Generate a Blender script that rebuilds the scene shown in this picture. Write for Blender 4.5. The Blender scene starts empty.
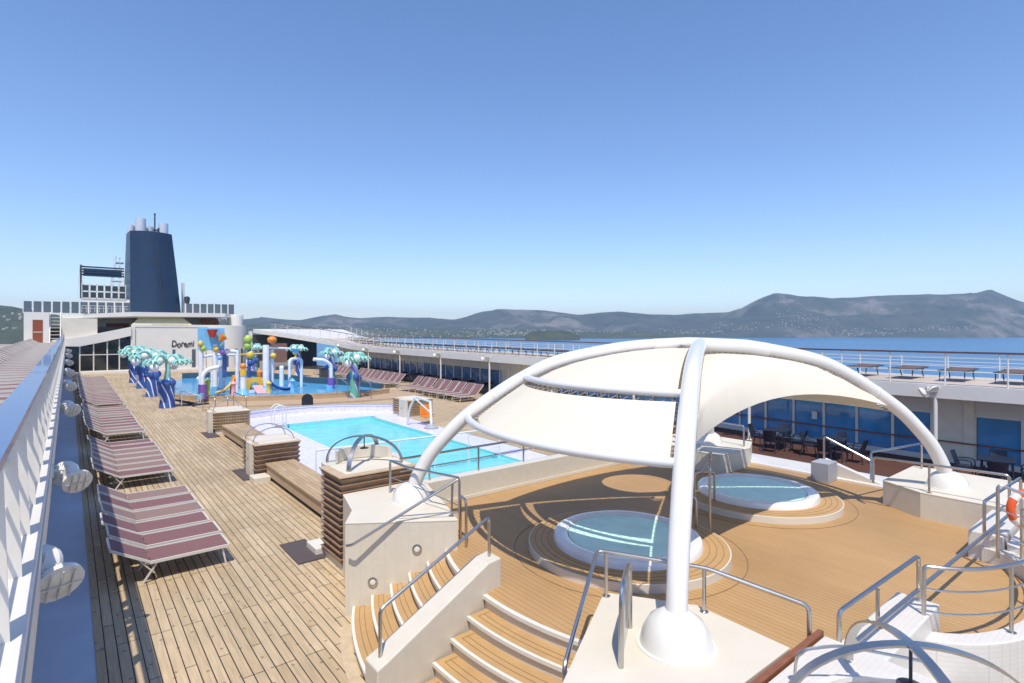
import bpy, math, random
from mathutils import Vector, Matrix
random.seed(7)
scene = bpy.context.scene
col = scene.collection
R = math.radians

# ---------------------------------------------------------------- camera, world, sun
# world axes: +X across the ship to the right, +Y along the deck towards the funnel, teak deck at z = 0 (metres)
cam_d = bpy.data.cameras.new('camera'); cam = bpy.data.objects.new('camera', cam_d); col.objects.link(cam)
cam.location = (0, 0, 4.4)
cam.rotation_euler = (R(90), 0, R(-38.91))
cam_d.sensor_width = 36; cam_d.lens = 550 / 1024 * 36
cam_d.shift_y = -8.5 / 1024
cam_d.clip_start = 0.05; cam_d.clip_end = 60000
scene.camera = cam

SUN_EL, SUN_DX, SUN_DY = 63.5, 0.60, 0.80       # light travels towards (+x, +y)
world = bpy.data.worlds.new("World"); scene.world = world; world.use_nodes = True
wn = world.node_tree; bg = wn.nodes['Background']
sky = wn.nodes.new('ShaderNodeTexSky'); sky.sky_type = 'NISHITA'; sky.sun_disc = False
sky.sun_elevation = R(SUN_EL); sky.sun_rotation = math.atan2(-SUN_DX, -SUN_DY)
sky.air_density = 1.0; sky.dust_density = 0.3; sky.ozone_density = 3.0; sky.altitude = 0
hs = wn.nodes.new('ShaderNodeHueSaturation'); hs.inputs['Saturation'].default_value = 1.1; wn.links.new(sky.outputs[0], hs.inputs['Color'])
tint = wn.nodes.new('ShaderNodeMix'); tint.data_type = 'RGBA'; tint.blend_type = 'MULTIPLY'; tint.inputs[0].default_value = 1; tint.inputs[7].default_value = (1.0, .965, 1.045, 1)
wn.links.new(hs.outputs[0], tint.inputs[6]); wn.links.new(tint.outputs[2], bg.inputs[0]); bg.inputs[1].default_value = 0.15
sd = bpy.data.lights.new('sun', 'SUN'); sun = bpy.data.objects.new('sun', sd); col.objects.link(sun)
sd.energy = 3.7; sd.angle = R(0.5); sd.color = (1.0, 0.92, 0.79)
hz = math.cos(R(SUN_EL))
sun.rotation_euler = Vector((SUN_DX * hz, SUN_DY * hz, -math.sin(R(SUN_EL)))).to_track_quat('-Z', 'Y').to_euler()
scene.view_settings.view_transform = 'Standard'; scene.view_settings.look = 'None'
scene.view_settings.exposure = 0.33; scene.view_settings.gamma = 1.0
scene.render.engine = 'CYCLES'
scene.cycles.max_bounces = 8; scene.cycles.volume_bounces = 0
scene.render.resolution_x = 1024; scene.render.resolution_y = 683

def sh(y): return 0.0085 * max(0.0, y - 8)       # the decks rise gently towards the stern

# ---------------------------------------------------------------- materials
MATS = {}
def newmat(name):
    m = bpy.data.materials.new(name); m.use_nodes = True
    nt = m.node_tree; b = nt.nodes['Principled BSDF']
    MATS[name] = m
    return m, nt, b
def mapcoord(nt, scale=(1, 1, 1), rot=(0, 0, 0), obj=False):
    g = nt.nodes.new('ShaderNodeTexCoord' if obj else 'ShaderNodeNewGeometry')
    mp = nt.nodes.new('ShaderNodeMapping'); mp.inputs['Scale'].default_value = scale; mp.inputs['Rotation'].default_value = rot
    nt.links.new(g.outputs['Object' if obj else 'Position'], mp.inputs[0]); return mp.outputs[0]
def noise(nt, vec, scale, detail=4, rough=.55):
    n = nt.nodes.new('ShaderNodeTexNoise'); n.inputs['Scale'].default_value = scale; n.inputs['Detail'].default_value = detail
    n.inputs['Roughness'].default_value = rough; nt.links.new(vec, n.inputs['Vector']); return n.outputs['Fac']
def ramp(nt, fac, stops):
    r = nt.nodes.new('ShaderNodeValToRGB'); e = r.color_ramp.elements
    while len(e) < len(stops): e.new(0.5)
    for i, (p, c) in enumerate(stops):
        e[i].position = p; e[i].color = (*c, 1) if len(c) == 3 else c
    nt.links.new(fac, r.inputs[0]); return r.outputs[0]
def mixc(nt, a, b, fac, mode='MIX'):
    m = nt.nodes.new('ShaderNodeMix'); m.data_type = 'RGBA'; m.blend_type = mode
    for s, v in ((m.inputs[6], a), (m.inputs[7], b), (m.inputs[0], fac)):
        if hasattr(v, 'is_linked'): nt.links.new(v, s)
        elif isinstance(v, tuple): s.default_value = (*v, 1) if len(v) == 3 else v
        else: s.default_value = v
    return m.outputs[2]
def bump(nt, b, h, strength=.2, dist=.01):
    bp = nt.nodes.new('ShaderNodeBump'); bp.inputs['Strength'].default_value = strength; bp.inputs['Distance'].default_value = dist
    nt.links.new(h, bp.inputs['Height']); nt.links.new(bp.outputs[0], b.inputs['Normal'])
def simple(name, colr, rough=.5, metal=0, var=.08, scale=3.0, coat=0, bmp=0.0, stain=None):
    m, nt, b = newmat(name)
    v = mapcoord(nt); n = noise(nt, v, scale, 5)
    lo = tuple(max(0, c * (1 - var)) for c in colr); hi = tuple(min(1, c * (1 + var)) for c in colr)
    c = ramp(nt, n, [(.3, lo), (.7, hi)])
    if stain:
        n2 = noise(nt, v, 9, 6, .7); f = ramp(nt, n2, [(.58, (0, 0, 0)), (.75, (.5, .5, .5))])
        c = mixc(nt, c, stain, f)
    nt.links.new(c, b.inputs['Base Color'])
    b.inputs['Roughness'].default_value = rough; b.inputs['Metallic'].default_value = metal
    if coat: b.inputs['Coat Weight'].default_value = coat
    if bmp: bump(nt, b, noise(nt, v, scale * 12, 3), bmp, .004)
    return m
def planks(name, c1, c2, caulk, width=.165, length=2.6, gap=.010, swap=True, knots=True, grain=.25, rough=.65):
    """boards with dark caulking; boards run along world Y when swap is True, else along X"""
    m, nt, b = newmat(name)
    v = mapcoord(nt, rot=(0, 0, R(90)) if swap else (0, 0, 0))
    br = nt.nodes.new('ShaderNodeTexBrick'); nt.links.new(v, br.inputs['Vector'])
    br.offset = .37; br.offset_frequency = 3
    br.inputs['Scale'].default_value = 1; br.inputs['Mortar Size'].default_value = gap / 2; br.inputs['Mortar Smooth'].default_value = .15
    br.inputs['Brick Width'].default_value = length; br.inputs['Row Height'].default_value = width
    br.inputs['Color1'].default_value = (*c1, 1); br.inputs['Color2'].default_value = (*c2, 1); br.inputs['Mortar'].default_value = (*caulk, 1)
    br.inputs['Bias'].default_value = 0.0
    gv = mapcoord(nt, scale=(30, 1.6, 1) if swap else (1.6, 30, 1))
    g = noise(nt, gv, 1.0, 5, .6)
    gc = ramp(nt, g, [(.3, (1 - grain,) * 3), (.7, (1.0 + grain * .3,) * 3)])
    c = mixc(nt, br.outputs['Color'], gc, 1.0, 'MULTIPLY')
    w = noise(nt, mapcoord(nt), .35, 4)
    wc = ramp(nt, w, [(.32, (.84, .83, .82)), (.5, (.98, .97, .96)), (.68, (1.07, 1.05, 1.01))])
    c = mixc(nt, c, wc, 1.0, 'MULTIPLY')
    if knots:
        vo = nt.nodes.new('ShaderNodeTexVoronoi'); vo.voronoi_dimensions = '2D'; vo.inputs['Scale'].default_value = 2.9; nt.links.new(mapcoord(nt), vo.inputs['Vector'])
        kf = ramp(nt, vo.outputs['Distance'], [(.045, (.6, .6, .6)), (.085, (0, 0, 0))])
        c = mixc(nt, c, (.11, .07, .04), kf)
    nt.links.new(c, b.inputs['Base Color']); b.inputs['Roughness'].default_value = rough
    bump(nt, b, br.outputs['Fac'], -.35, .004)
    return m
def tiles(name, c1, c2, grout, size=.05, rough=.35):
    m, nt, b = newmat(name)
    g = nt.nodes.new('ShaderNodeNewGeometry')
    # small square tiles: a grid picked by the face direction
    sep = nt.nodes.new('ShaderNodeSeparateXYZ'); nt.links.new(g.outputs['Position'], sep.inputs[0])
    sn = nt.nodes.new('ShaderNodeSeparateXYZ'); nt.links.new(g.outputs['Normal'], sn.inputs[0])
    def M(op, a, bb=None):
        n = nt.nodes.new('ShaderNodeMath'); n.operation = op
        for i, q in enumerate((a, bb)):
            if q is None: continue
            if hasattr(q, 'is_linked'): nt.links.new(q, n.inputs[i])
            else: n.inputs[i].default_value = q
        return n.outputs[0]
    up = M('GREATER_THAN', M('ABSOLUTE', sn.outputs[2]), .6)
    a = M('MULTIPLY', M('ADD', sep.outputs[0], M('MULTIPLY', sep.outputs[1], M('SUBTRACT', 1.0, up))), 1.0)
    bb = M('ADD', M('MULTIPLY', sep.outputs[1], up), M('MULTIPLY', sep.outputs[2], M('SUBTRACT', 1.0, up)))
    def line(q): return M('LESS_THAN', M('FRACT', M('DIVIDE', q, size)), .1)
    f = M('MAXIMUM', line(a), line(bb))
    n = noise(nt, mapcoord(nt), 7, 4)
    base = ramp(nt, n, [(.35, c1), (.65, c2)])
    c = mixc(nt, base, grout, f)
    nt.links.new(c, b.inputs['Base Color']); b.inputs['Roughness'].default_value = rough
    return m

planks('teak', (.485, .37, .225), (.60, .475, .315), (.026, .02, .015), width=.133, length=1.9, gap=.015)
planks('bench_teak', (.46, .33, .19), (.56, .42, .26), (.10, .07, .045), width=.11, length=1.6, gap=.008, knots=False)
planks('tub_teak', (.46, .285, .125), (.485, .305, .14), (.20, .12, .055), width=.085, length=40, gap=.007, knots=False, grain=.08, rough=.6)
planks('promenade_deck', (.10, .042, .028), (.115, .05, .033), (.05, .025, .02), width=.12, length=8, knots=False, grain=.15)  # reddish-brown boards, darkened so the overhang shade sits in the colour
planks('upper_planks', (.55, .48, .42), (.62, .55, .49), (.30, .25, .22), width=.12, length=3, knots=False)
simple('step_teak', (.475, .30, .135), .6, var=.06, scale=5, bmp=.05)
simple('margin_teak', (.54, .43, .29), .65, var=.12, scale=8)
simple('recess_cream', (.76, .70, .56), .6)
simple('step_line', (.20, .12, .05), .7)
simple('plum_wood', (.26, .165, .105), .5, var=.22, scale=6, bmp=.1)
simple('box_top_wood', (.52, .39, .25), .55, var=.1, scale=8)
simple('trim_wood', (.24, .085, .035), .35, var=.18, scale=7, coat=.3)
simple('white_paint', (.72, .69, .63), .35, var=.03, scale=1.2, coat=.2)
simple('white_gloss', (.75, .73, .69), .22, var=.015, coat=.4)
simple('slab_white', (.69, .665, .62), .4, var=.035, scale=1.5, stain=(.60, .56, .50))
simple('cream_top', (.66, .61, .51), .6, var=.05, scale=1.2, stain=(.62, .57, .48), bmp=.08)
tiles('cream_tile', (.64, .595, .50), (.68, .635, .54), (.63, .585, .492), .05)
tiles('small_tile', (.66, .63, .58), (.70, .67, .62), (.59, .56, .515), .05)
tiles('lavender_tile', (.62, .60, .80), (.78, .77, .90), (.60, .58, .78), .09)
simple('steel', (.52, .51, .49), .30, 1.0, var=.05, scale=8)
simple('brushed_steel', (.50, .49, .47), .34, 1.0, var=.08, scale=14)
simple('membrane', (.71, .65, .53), .75, var=.035, scale=1.3, bmp=.04, stain=(.62, .55, .43))
simple('seam_cloth', (.64, .585, .475), .75)
simple('lace', (.30, .28, .26), .7)
simple('waterway', (.47, .55, .66), .5, var=.07, scale=1.4, stain=(.38, .45, .55))
simple('sling', (.20, .10, .105), .85, var=.12, scale=60, bmp=.2)
simple('brown_sling', (.14, .085, .07), .85, var=.12, scale=60)
simple('sling_pale', (.25, .165, .15), .85, var=.12, scale=60, bmp=.2)
simple('chair_frame', (.62, .585, .53), .4, var=.05)
simple('mat_dark', (.085, .07, .075), .9, var=.15, scale=40)
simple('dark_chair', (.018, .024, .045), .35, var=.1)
simple('navy', (.018, .038, .078), .38, var=.10, scale=.35)
simple('grey_pipe', (.66, .67, .68), .4, .2, var=.05)
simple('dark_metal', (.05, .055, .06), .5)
simple('lamp_glass', (.82, .78, .62), .2, coat=.5)
simple('cap_sky_reflection', (.07, .11, .26), .28, var=.12, scale=4, coat=.35)  # varnished cap; its blue is sky reflection put into the base colour
simple('cap_brown', (.13, .055, .04), .25, var=.1, coat=.6)
simple('tint_panel', (.09, .12, .15), .15, coat=.5)
simple('teal', (.30, .60, .53), .35, var=.25, scale=5)
simple('toy_blue', (.05, .11, .36), .35, var=.2, scale=4)
simple('toy_red', (.55, .06, .04), .3); simple('toy_orange', (.80, .26, .04), .3); simple('toy_yellow', (.75, .50, .08), .35)
simple('toy_green', (.40, .55, .10), .35); simple('toy_purple', (.22, .10, .42), .35); simple('toy_pink', (.80, .38, .42), .4)
simple('toy_white', (.80, .82, .86), .3); simple('toy_sky', (.20, .50, .78), .3); simple('sand_step', (.46, .33, .21), .6, var=.08, scale=3)
simple('awning', (.74, .66, .42), .8); simple('rust_door', (.26, .07, .03), .5); simple('ink', (.02, .02, .02), .6)
simple('dark_rim', (.05, .10, .14), .4); simple('ring_orange', (.80, .12, .03), .45); simple('kiosk_brown', (.20, .12, .10), .6)
simple('grey_coaming', (.36, .37, .42), .5, var=.08)
simple('tub_white', (.82, .82, .81), .2, coat=.5)
simple('tub_liner', (.60, .92, .80), .3)
tiles('pool_liner', (.22, .66, .68), (.28, .72, .73), (.40, .76, .76), .12)
simple('splash_floor', (.14, .45, .74), .4, var=.2, scale=1.2)
simple('hull', (.70, .71, .72), .4)
simple('house_white', (.42, .38, .34), .8, var=.15, scale=.01)

def glassy(name, colr, rough=.06, ior=1.5):
    m, nt, b = newmat(name); n = noise(nt, mapcoord(nt), .8, 3)
    nt.links.new(ramp(nt, n, [(.35, tuple(c * .75 for c in colr)), (.65, tuple(c * 1.2 for c in colr))]), b.inputs['Base Color'])
    b.inputs['Roughness'].default_value = rough; b.inputs['IOR'].default_value = ior
    b.inputs['Coat Weight'].default_value = .6; b.inputs['Coat Roughness'].default_value = .03
    return m
glassy('blue_glass', (.07, .27, .52)); glassy('dark_glass', (.02, .025, .03)); glassy('far_glass', (.06, .16, .32))
# clear glass panel
m, nt, b = newmat('clear_glass')
b.inputs['Base Color'].default_value = (.85, .95, .95, 1); b.inputs['Roughness'].default_value = .03
b.inputs['Transmission Weight'].default_value = 1; b.inputs['IOR'].default_value = 1.02; b.inputs['Alpha'].default_value = .45
def waterm(name, tint, absorb, wave=2.5, strength=.12):
    m, nt, b = newmat(name)
    b.inputs['Base Color'].default_value = (*tint, 1); b.inputs['Roughness'].default_value = .02
    b.inputs['Transmission Weight'].default_value = absorb; b.inputs['IOR'].default_value = 1.33
    v = mapcoord(nt); n = noise(nt, v, wave, 3, .5); bump(nt, b, n, strength, .05)
    return m
# tinted pool water: thin see-through sheet over a tiled basin
def poolwater(name, tint, alpha):
    m, nt, b = newmat(name)
    b.inputs['Base Color'].default_value = (*tint, 1); b.inputs['Roughness'].default_value = .04; b.inputs['IOR'].default_value = 1.33
    b.inputs['Alpha'].default_value = alpha; b.inputs['Specular IOR Level'].default_value = .10
    bump(nt, b, noise(nt, mapcoord(nt), 3.2, 3, .5), .25, .04)
    v = mapcoord(nt); n = noise(nt, v, 1.6, 3)
    nt.links.new(ramp(nt, n, [(.35, tuple(c * .92 for c in tint)), (.65, tuple(min(1, c * 1.08) for c in tint))]), b.inputs['Base Color'])
poolwater('pool_water', (.20, .73, .77), .74)
poolwater('tub_water', (.27, .93, .62), .78)
poolwater('splash_water', (.12, .46, .76), .7)
# sea
m, nt, b = newmat('sea')
v = mapcoord(nt); n = noise(nt, v, .0022, 5); c = ramp(nt, n, [(.35, (.03, .13, .29)), (.65, (.04, .165, .34))])
nt.links.new(c, b.inputs['Base Color']); b.inputs['Roughness'].default_value = .28; b.inputs['IOR'].default_value = 1.33
bump(nt, b, noise(nt, v, .12, 6, .65), .5, 1.0)
# hills
def hillm(name, green, dry, rock, rocklow, rockhigh, sc=.004):
    m, nt, b = newmat(name)
    v = mapcoord(nt, scale=(1, 1, 1.6)); n = noise(nt, v, sc, 8, .60); n2 = noise(nt, v, sc * .35, 6, .6)
    c = ramp(nt, n, [(.35, green), (.62, dry)])
    f = ramp(nt, n2, [(rocklow, (0, 0, 0)), (rockhigh, (1, 1, 1))])
    n3 = noise(nt, v, sc * 3.5, 5, .7); rk = ramp(nt, n3, [(.35, tuple(q * .55 for q in rock)), (.6, rock)])
    c = mixc(nt, c, rk, f); nt.links.new(c, b.inputs['Base Color']); b.inputs['Roughness'].default_value = .95
hillm('hill_far', (.022, .040, .045), (.060, .070, .066), (.26, .225, .22), .54, .70)
hillm('hill_near', (.020, .035, .016), (.06, .07, .035), (.22, .19, .13), .62, .72, .012)

# ---------------------------------------------------------------- mesh builder
class MB:
    def __init__(s): s.v = []; s.f = []; s.mi = []; s.cur = 0
    def add(s, vs, fs):
        o = len(s.v); s.v += [tuple(p) for p in vs]
        for f in fs: s.f.append(tuple(i + o for i in f)); s.mi.append(s.cur)
        return s
    def box(s, x0, x1, y0, y1, z0, z1, sl=0.0):
        return s.add([(x0, y0, z0 + sl * 0), (x1, y0, z0), (x1, y1, z0 + sl), (x0, y1, z0 + sl), (x0, y0, z1), (x1, y0, z1), (x1, y1, z1 + sl), (x0, y1, z1 + sl)],
                     [(3, 2, 1, 0), (4, 5, 6, 7), (0, 1, 5, 4), (1, 2, 6, 5), (2, 3, 7, 6), (3, 0, 4, 7)])
    def obox(s, c, size, rz=0, ry=0, rx=0):
        M = Matrix.Translation(c) @ Matrix.Rotation(rz, 4, 'Z') @ Matrix.Rotation(ry, 4, 'Y') @ Matrix.Rotation(rx, 4, 'X')
        a, b, d = (q / 2 for q in size)
        vs = [M @ Vector(p) for p in [(-a, -b, -d), (a, -b, -d), (a, b, -d), (-a, b, -d), (-a, -b, d), (a, -b, d), (a, b, d), (-a, b, d)]]
        return s.add(vs, [(3, 2, 1, 0), (4, 5, 6, 7), (0, 1, 5, 4), (1, 2, 6, 5), (2, 3, 7, 6), (3, 0, 4, 7)])
    def beam(s, p, q, w, h):
        """rectangular bar from p to q, w sideways, h up"""
        p, q = Vector(p), Vector(q); d = (q - p).normalized(); up = Vector((0, 0, 1))
        if abs(d.z) > .98: up = Vector((0, 1, 0))
        sd_ = d.cross(up).normalized() * w / 2; u = sd_.cross(d).normalized() * h / 2
        vs = [p - sd_ - u, p + sd_ - u, p + sd_ + u, p - sd_ + u, q - sd_ - u, q + sd_ - u, q + sd_ + u, q - sd_ + u]
        return s.add(vs, [(0, 1, 2, 3), (7, 6, 5, 4), (0, 4, 5, 1), (1, 5, 6, 2), (2, 6, 7, 3), (3, 7, 4, 0)])
    def tube(s, pts, r, seg=8, closed=False, radii=None):
        pts = [Vector(p) for p in pts]; n = len(pts); vs = []; fs = []
        up = Vector((0, 0, 1)); prev = None
        for i, p in enumerate(pts):
            if closed: d = (pts[(i + 1) % n] - pts[i - 1]).normalized()
            else: d = (pts[min(i + 1, n - 1)] - pts[max(i - 1, 0)]).normalized()
            if prev is None:
                a = d.cross(up)
                if a.length < .05: a = d.cross(Vector((1, 0, 0)))
                a.normalize()
            else:
                a = prev - d * prev.dot(d)
                a.normalize()
            prev = a; b_ = d.cross(a); rr = radii[i] if radii else r
            for k in range(seg):
                t = 2 * math.pi * k / seg; vs.append(p + (a * math.cos(t) + b_ * math.sin(t)) * rr)
        m_ = n if closed else n - 1
        for i in range(m_):
            for k in range(seg):
                j = (i + 1) % n; l = (k + 1) % seg
                fs.append((i * seg + k, i * seg + l, j * seg + l, j * seg + k))
        if not closed: fs.append(tuple(range(seg - 1, -1, -1))); fs.append(tuple((n - 1) * seg + k for k in range(seg)))
        return s.add(vs, fs)
    def lathe(s, prof, c=(0, 0, 0), seg=32, axis=None, sx=1, sy=1):
        c = Vector(c); vs = []; fs = []
        q = Vector((0, 0, 1)).rotation_difference(Vector(axis)) if axis else None
        for r, z in prof:
            for k in range(seg):
                t = 2 * math.pi * k / seg; p = Vector((r * math.cos(t) * sx, r * math.sin(t) * sy, z))
                if q: p = q @ p
                vs.append(c + p)
        for i in range(len(prof) - 1):
            for k in range(seg):
                l = (k + 1) % seg; fs.append((i * seg + k, i * seg + l, (i + 1) * seg + l, (i + 1) * seg + k))
        if prof[0][0] > 1e-4: fs.append(tuple(range(seg - 1, -1, -1)))
        if prof[-1][0] > 1e-4: fs.append(tuple((len(prof) - 1) * seg + k for k in range(seg)))
        return s.add(vs, fs)
    def ball(s, c, r, seg=16, sz=1, half=False):
        n = seg // 2; pr = []
        for i in range(n + 1):
            a = -math.pi / 2 + math.pi * i / n
            if half and a < -.01: continue
            pr.append((max(r * math.cos(a), 1e-5), r * math.sin(a) * sz))
        return s.lathe(pr, c, seg)
    def ringz(s, prof, c=(0, 0, 0), seg=64, sx=1, sy=1):
        """closed ring: profile loop of (r, z)"""
        vs = []; fs = []; n = len(prof)
        for r, z in prof:
            for k in range(seg):
                t = 2 * math.pi * k / seg; vs.append((c[0] + r * math.cos(t) * sx, c[1] + r * math.sin(t) * sy, c[2] + z))
        for i in range(n):
            j = (i + 1) % n
            for k in range(seg):
                l = (k + 1) % seg; fs.append((i * seg + k, i * seg + l, j * seg + l, j * seg + k))
        return s.add(vs, fs)
    def prism(s, poly, z0, z1, slope=False):
        n = len(poly); f0 = (lambda y: sh(y)) if slope else (lambda y: 0)
        vs = [(x, y, z0 + f0(y)) for x, y in poly] + [(x, y, z1 + f0(y)) for x, y in poly]
        a = sum(poly[i][0] * poly[(i + 1) % n][1] - poly[(i + 1) % n][0] * poly[i][1] for i in range(n))
        fs = [tuple(range(n - 1, -1, -1)), tuple(range(n, 2 * n))] + [(i, (i + 1) % n, n + (i + 1) % n, n + i) for i in range(n)]
        if a < 0: fs = [tuple(reversed(f)) for f in fs]
        return s.add(vs, fs)
    def grid(s, rows, thick=0):
        """surface through rows of points, optionally given a thickness"""
        nr, nc = len(rows), len(rows[0]); vs = [Vector(p) for r in rows for p in r]; fs = []
        idx = lambda i, j: i * nc + j
        if thick:
            low = []
            for i in range(nr):
                for j in range(nc):
                    a = vs[idx(min(i + 1, nr - 1), j)] - vs[idx(max(i - 1, 0), j)]; b_ = vs[idx(i, min(j + 1, nc - 1))] - vs[idx(i, max(j - 1, 0))]
                    nn = a.cross(b_); nn = nn.normalized() if nn.length > 1e-9 else Vector((0, 0, 1)); low.append(vs[idx(i, j)] - nn * thick)
        for i in range(nr - 1):
            for j in range(nc - 1): fs.append((idx(i, j), idx(i + 1, j), idx(i + 1, j + 1), idx(i, j + 1)))
        if thick:
            o = len(vs); vs += low
            fs += [tuple(o + q for q in reversed(f)) for f in list(fs)]
            bd = [idx(0, j) for j in range(nc)] + [idx(i, nc - 1) for i in range(1, nr)] + [idx(nr - 1, j) for j in range(nc - 2, -1, -1)] + [idx(i, 0) for i in range(nr - 2, 0, -1)]
            for k in range(len(bd)):
                a, b_ = bd[k], bd[(k + 1) % len(bd)]; fs.append((a, b_, o + b_, o + a))
        return s.add(vs, fs)

ORG = {}
def finish(o, label=None, cat=None, group=None, kind=None):
    if label: o['label'] = label
    if cat: o['category'] = cat
    if group: o['group'] = group
    if kind: o['kind'] = kind
    return o
def build(name, mb, mats, parent=None, label=None, cat=None, group=None, kind=None, smooth=35, bevel=0):
    me = bpy.data.meshes.new(name); org = ORG.get(parent.name, Vector((0, 0, 0))) if parent else Vector((0, 0, 0))
    me.from_pydata([tuple(Vector(p) - org) for p in mb.v], [], mb.f); me.update()
    if not isinstance(mats, (list, tuple)): mats = [mats]
    for q in mats: me.materials.append(MATS[q])
    if len(mats) > 1: me.polygons.foreach_set('material_index', mb.mi)
    if smooth:
        me.polygons.foreach_set('use_smooth', [True] * len(me.polygons)); me.set_sharp_from_angle(angle=R(smooth))
    o = bpy.data.objects.new(name, me); col.objects.link(o)
    if parent: o.parent = parent
    ORG[o.name] = org
    if bevel:
        bv = o.modifiers.new('bevel', 'BEVEL'); bv.width = bevel; bv.segments = 2; bv.limit_method = 'ANGLE'; bv.angle_limit = R(40)
    return finish(o, label, cat, group, kind)
def thing(name, loc, label, cat, group=None):
    o = bpy.data.objects.new(name, None); col.objects.link(o); o.location = loc; o.empty_display_size = .2
    ORG[o.name] = Vector(loc); return finish(o, label, cat, group)
KIDS = {}
def dup(root, loc, rz, label, group=None):
    def cp(o, parent=None):
        c = o.copy(); col.objects.link(c)
        if parent: c.parent = parent
        for ch in list(o.children): cp(ch, c)
        return c
    c = cp(root); c.location = loc; c.rotation_euler = (0, 0, rz); c['label'] = label
    if group: c['group'] = group
    return c
def struct(name, mb, mats, smooth=35, bevel=0): return build(name, mb, mats, kind='structure', smooth=smooth, bevel=bevel)
ORDN = ['', 'first', 'second', 'third', 'fourth', 'fifth', 'sixth', 'seventh', 'eighth', 'ninth', 'tenth', 'eleventh', 'twelfth', 'thirteenth', 'fourteenth', 'fifteenth',
        'sixteenth', 'seventeenth', 'eighteenth', 'nineteenth']
TENS = {20: ('twentieth', 'twenty'), 30: ('thirtieth', 'thirty'), 40: ('fortieth', 'forty'), 50: ('fiftieth', 'fifty'), 60: ('sixtieth', 'sixty')}
def nth(n):
    if n < 20: return ORDN[n]
    t = n // 10 * 10
    return TENS[t][0] if n == t else TENS[t][1] + '-' + ORDN[n - t]

# ---------------------------------------------------------------- sea, hills, hull
SEA = -34.0
mb = MB(); mb.add([(-14000, -14000, SEA), (14000, -14000, SEA), (14000, 14000, SEA), (-14000, 14000, SEA)], [(0, 1, 2, 3)]); 
seg = 96; mb = MB(); mb.lathe([(1e-3, SEA), (60, SEA), (600, SEA), (3000, SEA), (12500, SEA)], (0, 0, 0), seg); mb.f = [f for f in mb.f if len(f) == 4]; 
struct('sea', mb, 'sea')
TH = R(38.91); CT, ST = math.cos(TH), math.sin(TH)
def interp(tab, x):
    if x <= tab[0][0]: return tab[0][1]
    for (a, p), (b_, q) in zip(tab, tab[1:]):
        if x <= b_:
            u = (x - a) / (b_ - a); u = u * u * (3 - 2 * u) if len(tab) < 6 else u
            return p + (q - p) * u
    return tab[-1][1]
def nz(x, y, s_): 
    from mathutils import noise as mn
    return mn.fractal(Vector((x * s_, y * s_, 3.1)), 1.0, 2.1, 7)
def ridge(name, prof, d0, depth, mat, a0, a1, steps, rough, seed=0, rows=36):
    """range of hills seen from the ship: bearing (tan of angle from view axis) -> crest height in metres; real terrain with depth"""
    rws = []
    for j in range(rows + 1):
        t = j / rows; row = []
        for i in range(steps + 1):
            u = a0 + (a1 - a0) * i / steps
            H_ = interp(prof, u)
            wob = 1 + .10 * nz(u * 3000 + seed, 0, .0011)
            Z = (d0 * wob + depth * t); X = u * Z
            x, y = X * CT + Z * ST, -X * ST + Z * CT
            if t < .62: s_ = math.sin(t / .62 * math.pi / 2) ** 1.05
            else: s_ = math.cos((t - .62) / .38 * math.pi / 2)
            rg = abs(nz(x + seed, y, 1 / 800.)) * .85 + abs(nz(x, y + seed, 1 / 240.)) * .35
            env = math.sin(min(1, t / .62) * math.pi) if t < .62 else 0.0
            z = SEA - 3 + (H_ + 8) * s_ * (1 - rg * rough * (env * .75 + .03))
            row.append((x, y, z))
        rws.append(row)
    m_ = MB(); m_.grid(rws); return struct(name, m_, mat, smooth=60)
def px2h(pts, dist):   # crest pixel rows measured in the photograph, turned into bearings and heights at that distance
    return [((x - 512) / 550, (333 - y) / 550 * dist + 4.4 - SEA) for x, y in pts]
far = [(-300, 322), (0, 322), (150, 322), (230, 321), (262, 318), (285, 320), (300, 320.5), (312, 318), (322, 316), (335, 314), (345, 316.5), (360, 318), (385, 317), (400, 317.5), (425, 318), (445, 320), (455, 320.5), (465, 318), (480, 313), (500, 309.5),
       (520, 310), (545, 310.5), (562, 313), (580, 315), (600, 312.5), (620, 311.5), (650, 314.5), (675, 315), (700, 313.5), (728, 313), (742, 309), (755, 302), (766, 297.5), (776, 294.5), (790, 296), (804, 297.5),
       (830, 297.5), (850, 297), (880, 296), (905, 295.5), (930, 295), (960, 295), (975, 293.5), (990, 289.5), (1000, 293), (1012, 297.5), (1024, 301.5), (1080, 305), (1300, 308), (2000, 312)]
ridge('mountains', px2h(far, 6200), 4700, 2400, 'hill_far', (-300 - 512) / 550, 2.4, 520, 1.0, 0, 44)
front = [(215, 326), (250, 324), (300, 326), (350, 327.5), (400, 328.5), (450, 329), (500, 329.5), (540, 330), (590, 331.5), (640, 333), (690, 335), (760, 336)]
ridge('coast_hills', px2h(front, 4300), 3900, 900, 'hill_near', (215 - 512) / 550, (700 - 512) / 550, 260, .6, 777, 20)
ridge('wooded_hill', px2h([(-220, 312), (-60, 300), (-10, 303), (12, 306), (24, 309), (60, 316), (120, 326), (160, 332)], 2000), 1700, 700, 'hill_near', (-220 - 512) / 550, (160 - 512) / 550, 160, .5, 99, 24)
ridge('islet', px2h([(526, 336.5), (530, 333), (540, 331.5), (560, 331.2), (570, 332.5), (579, 336.5)], 3000), 2850, 260, 'hill_near', (525 - 512) / 550, (580 - 512) / 550, 60, .8, 31, 10)
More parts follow.
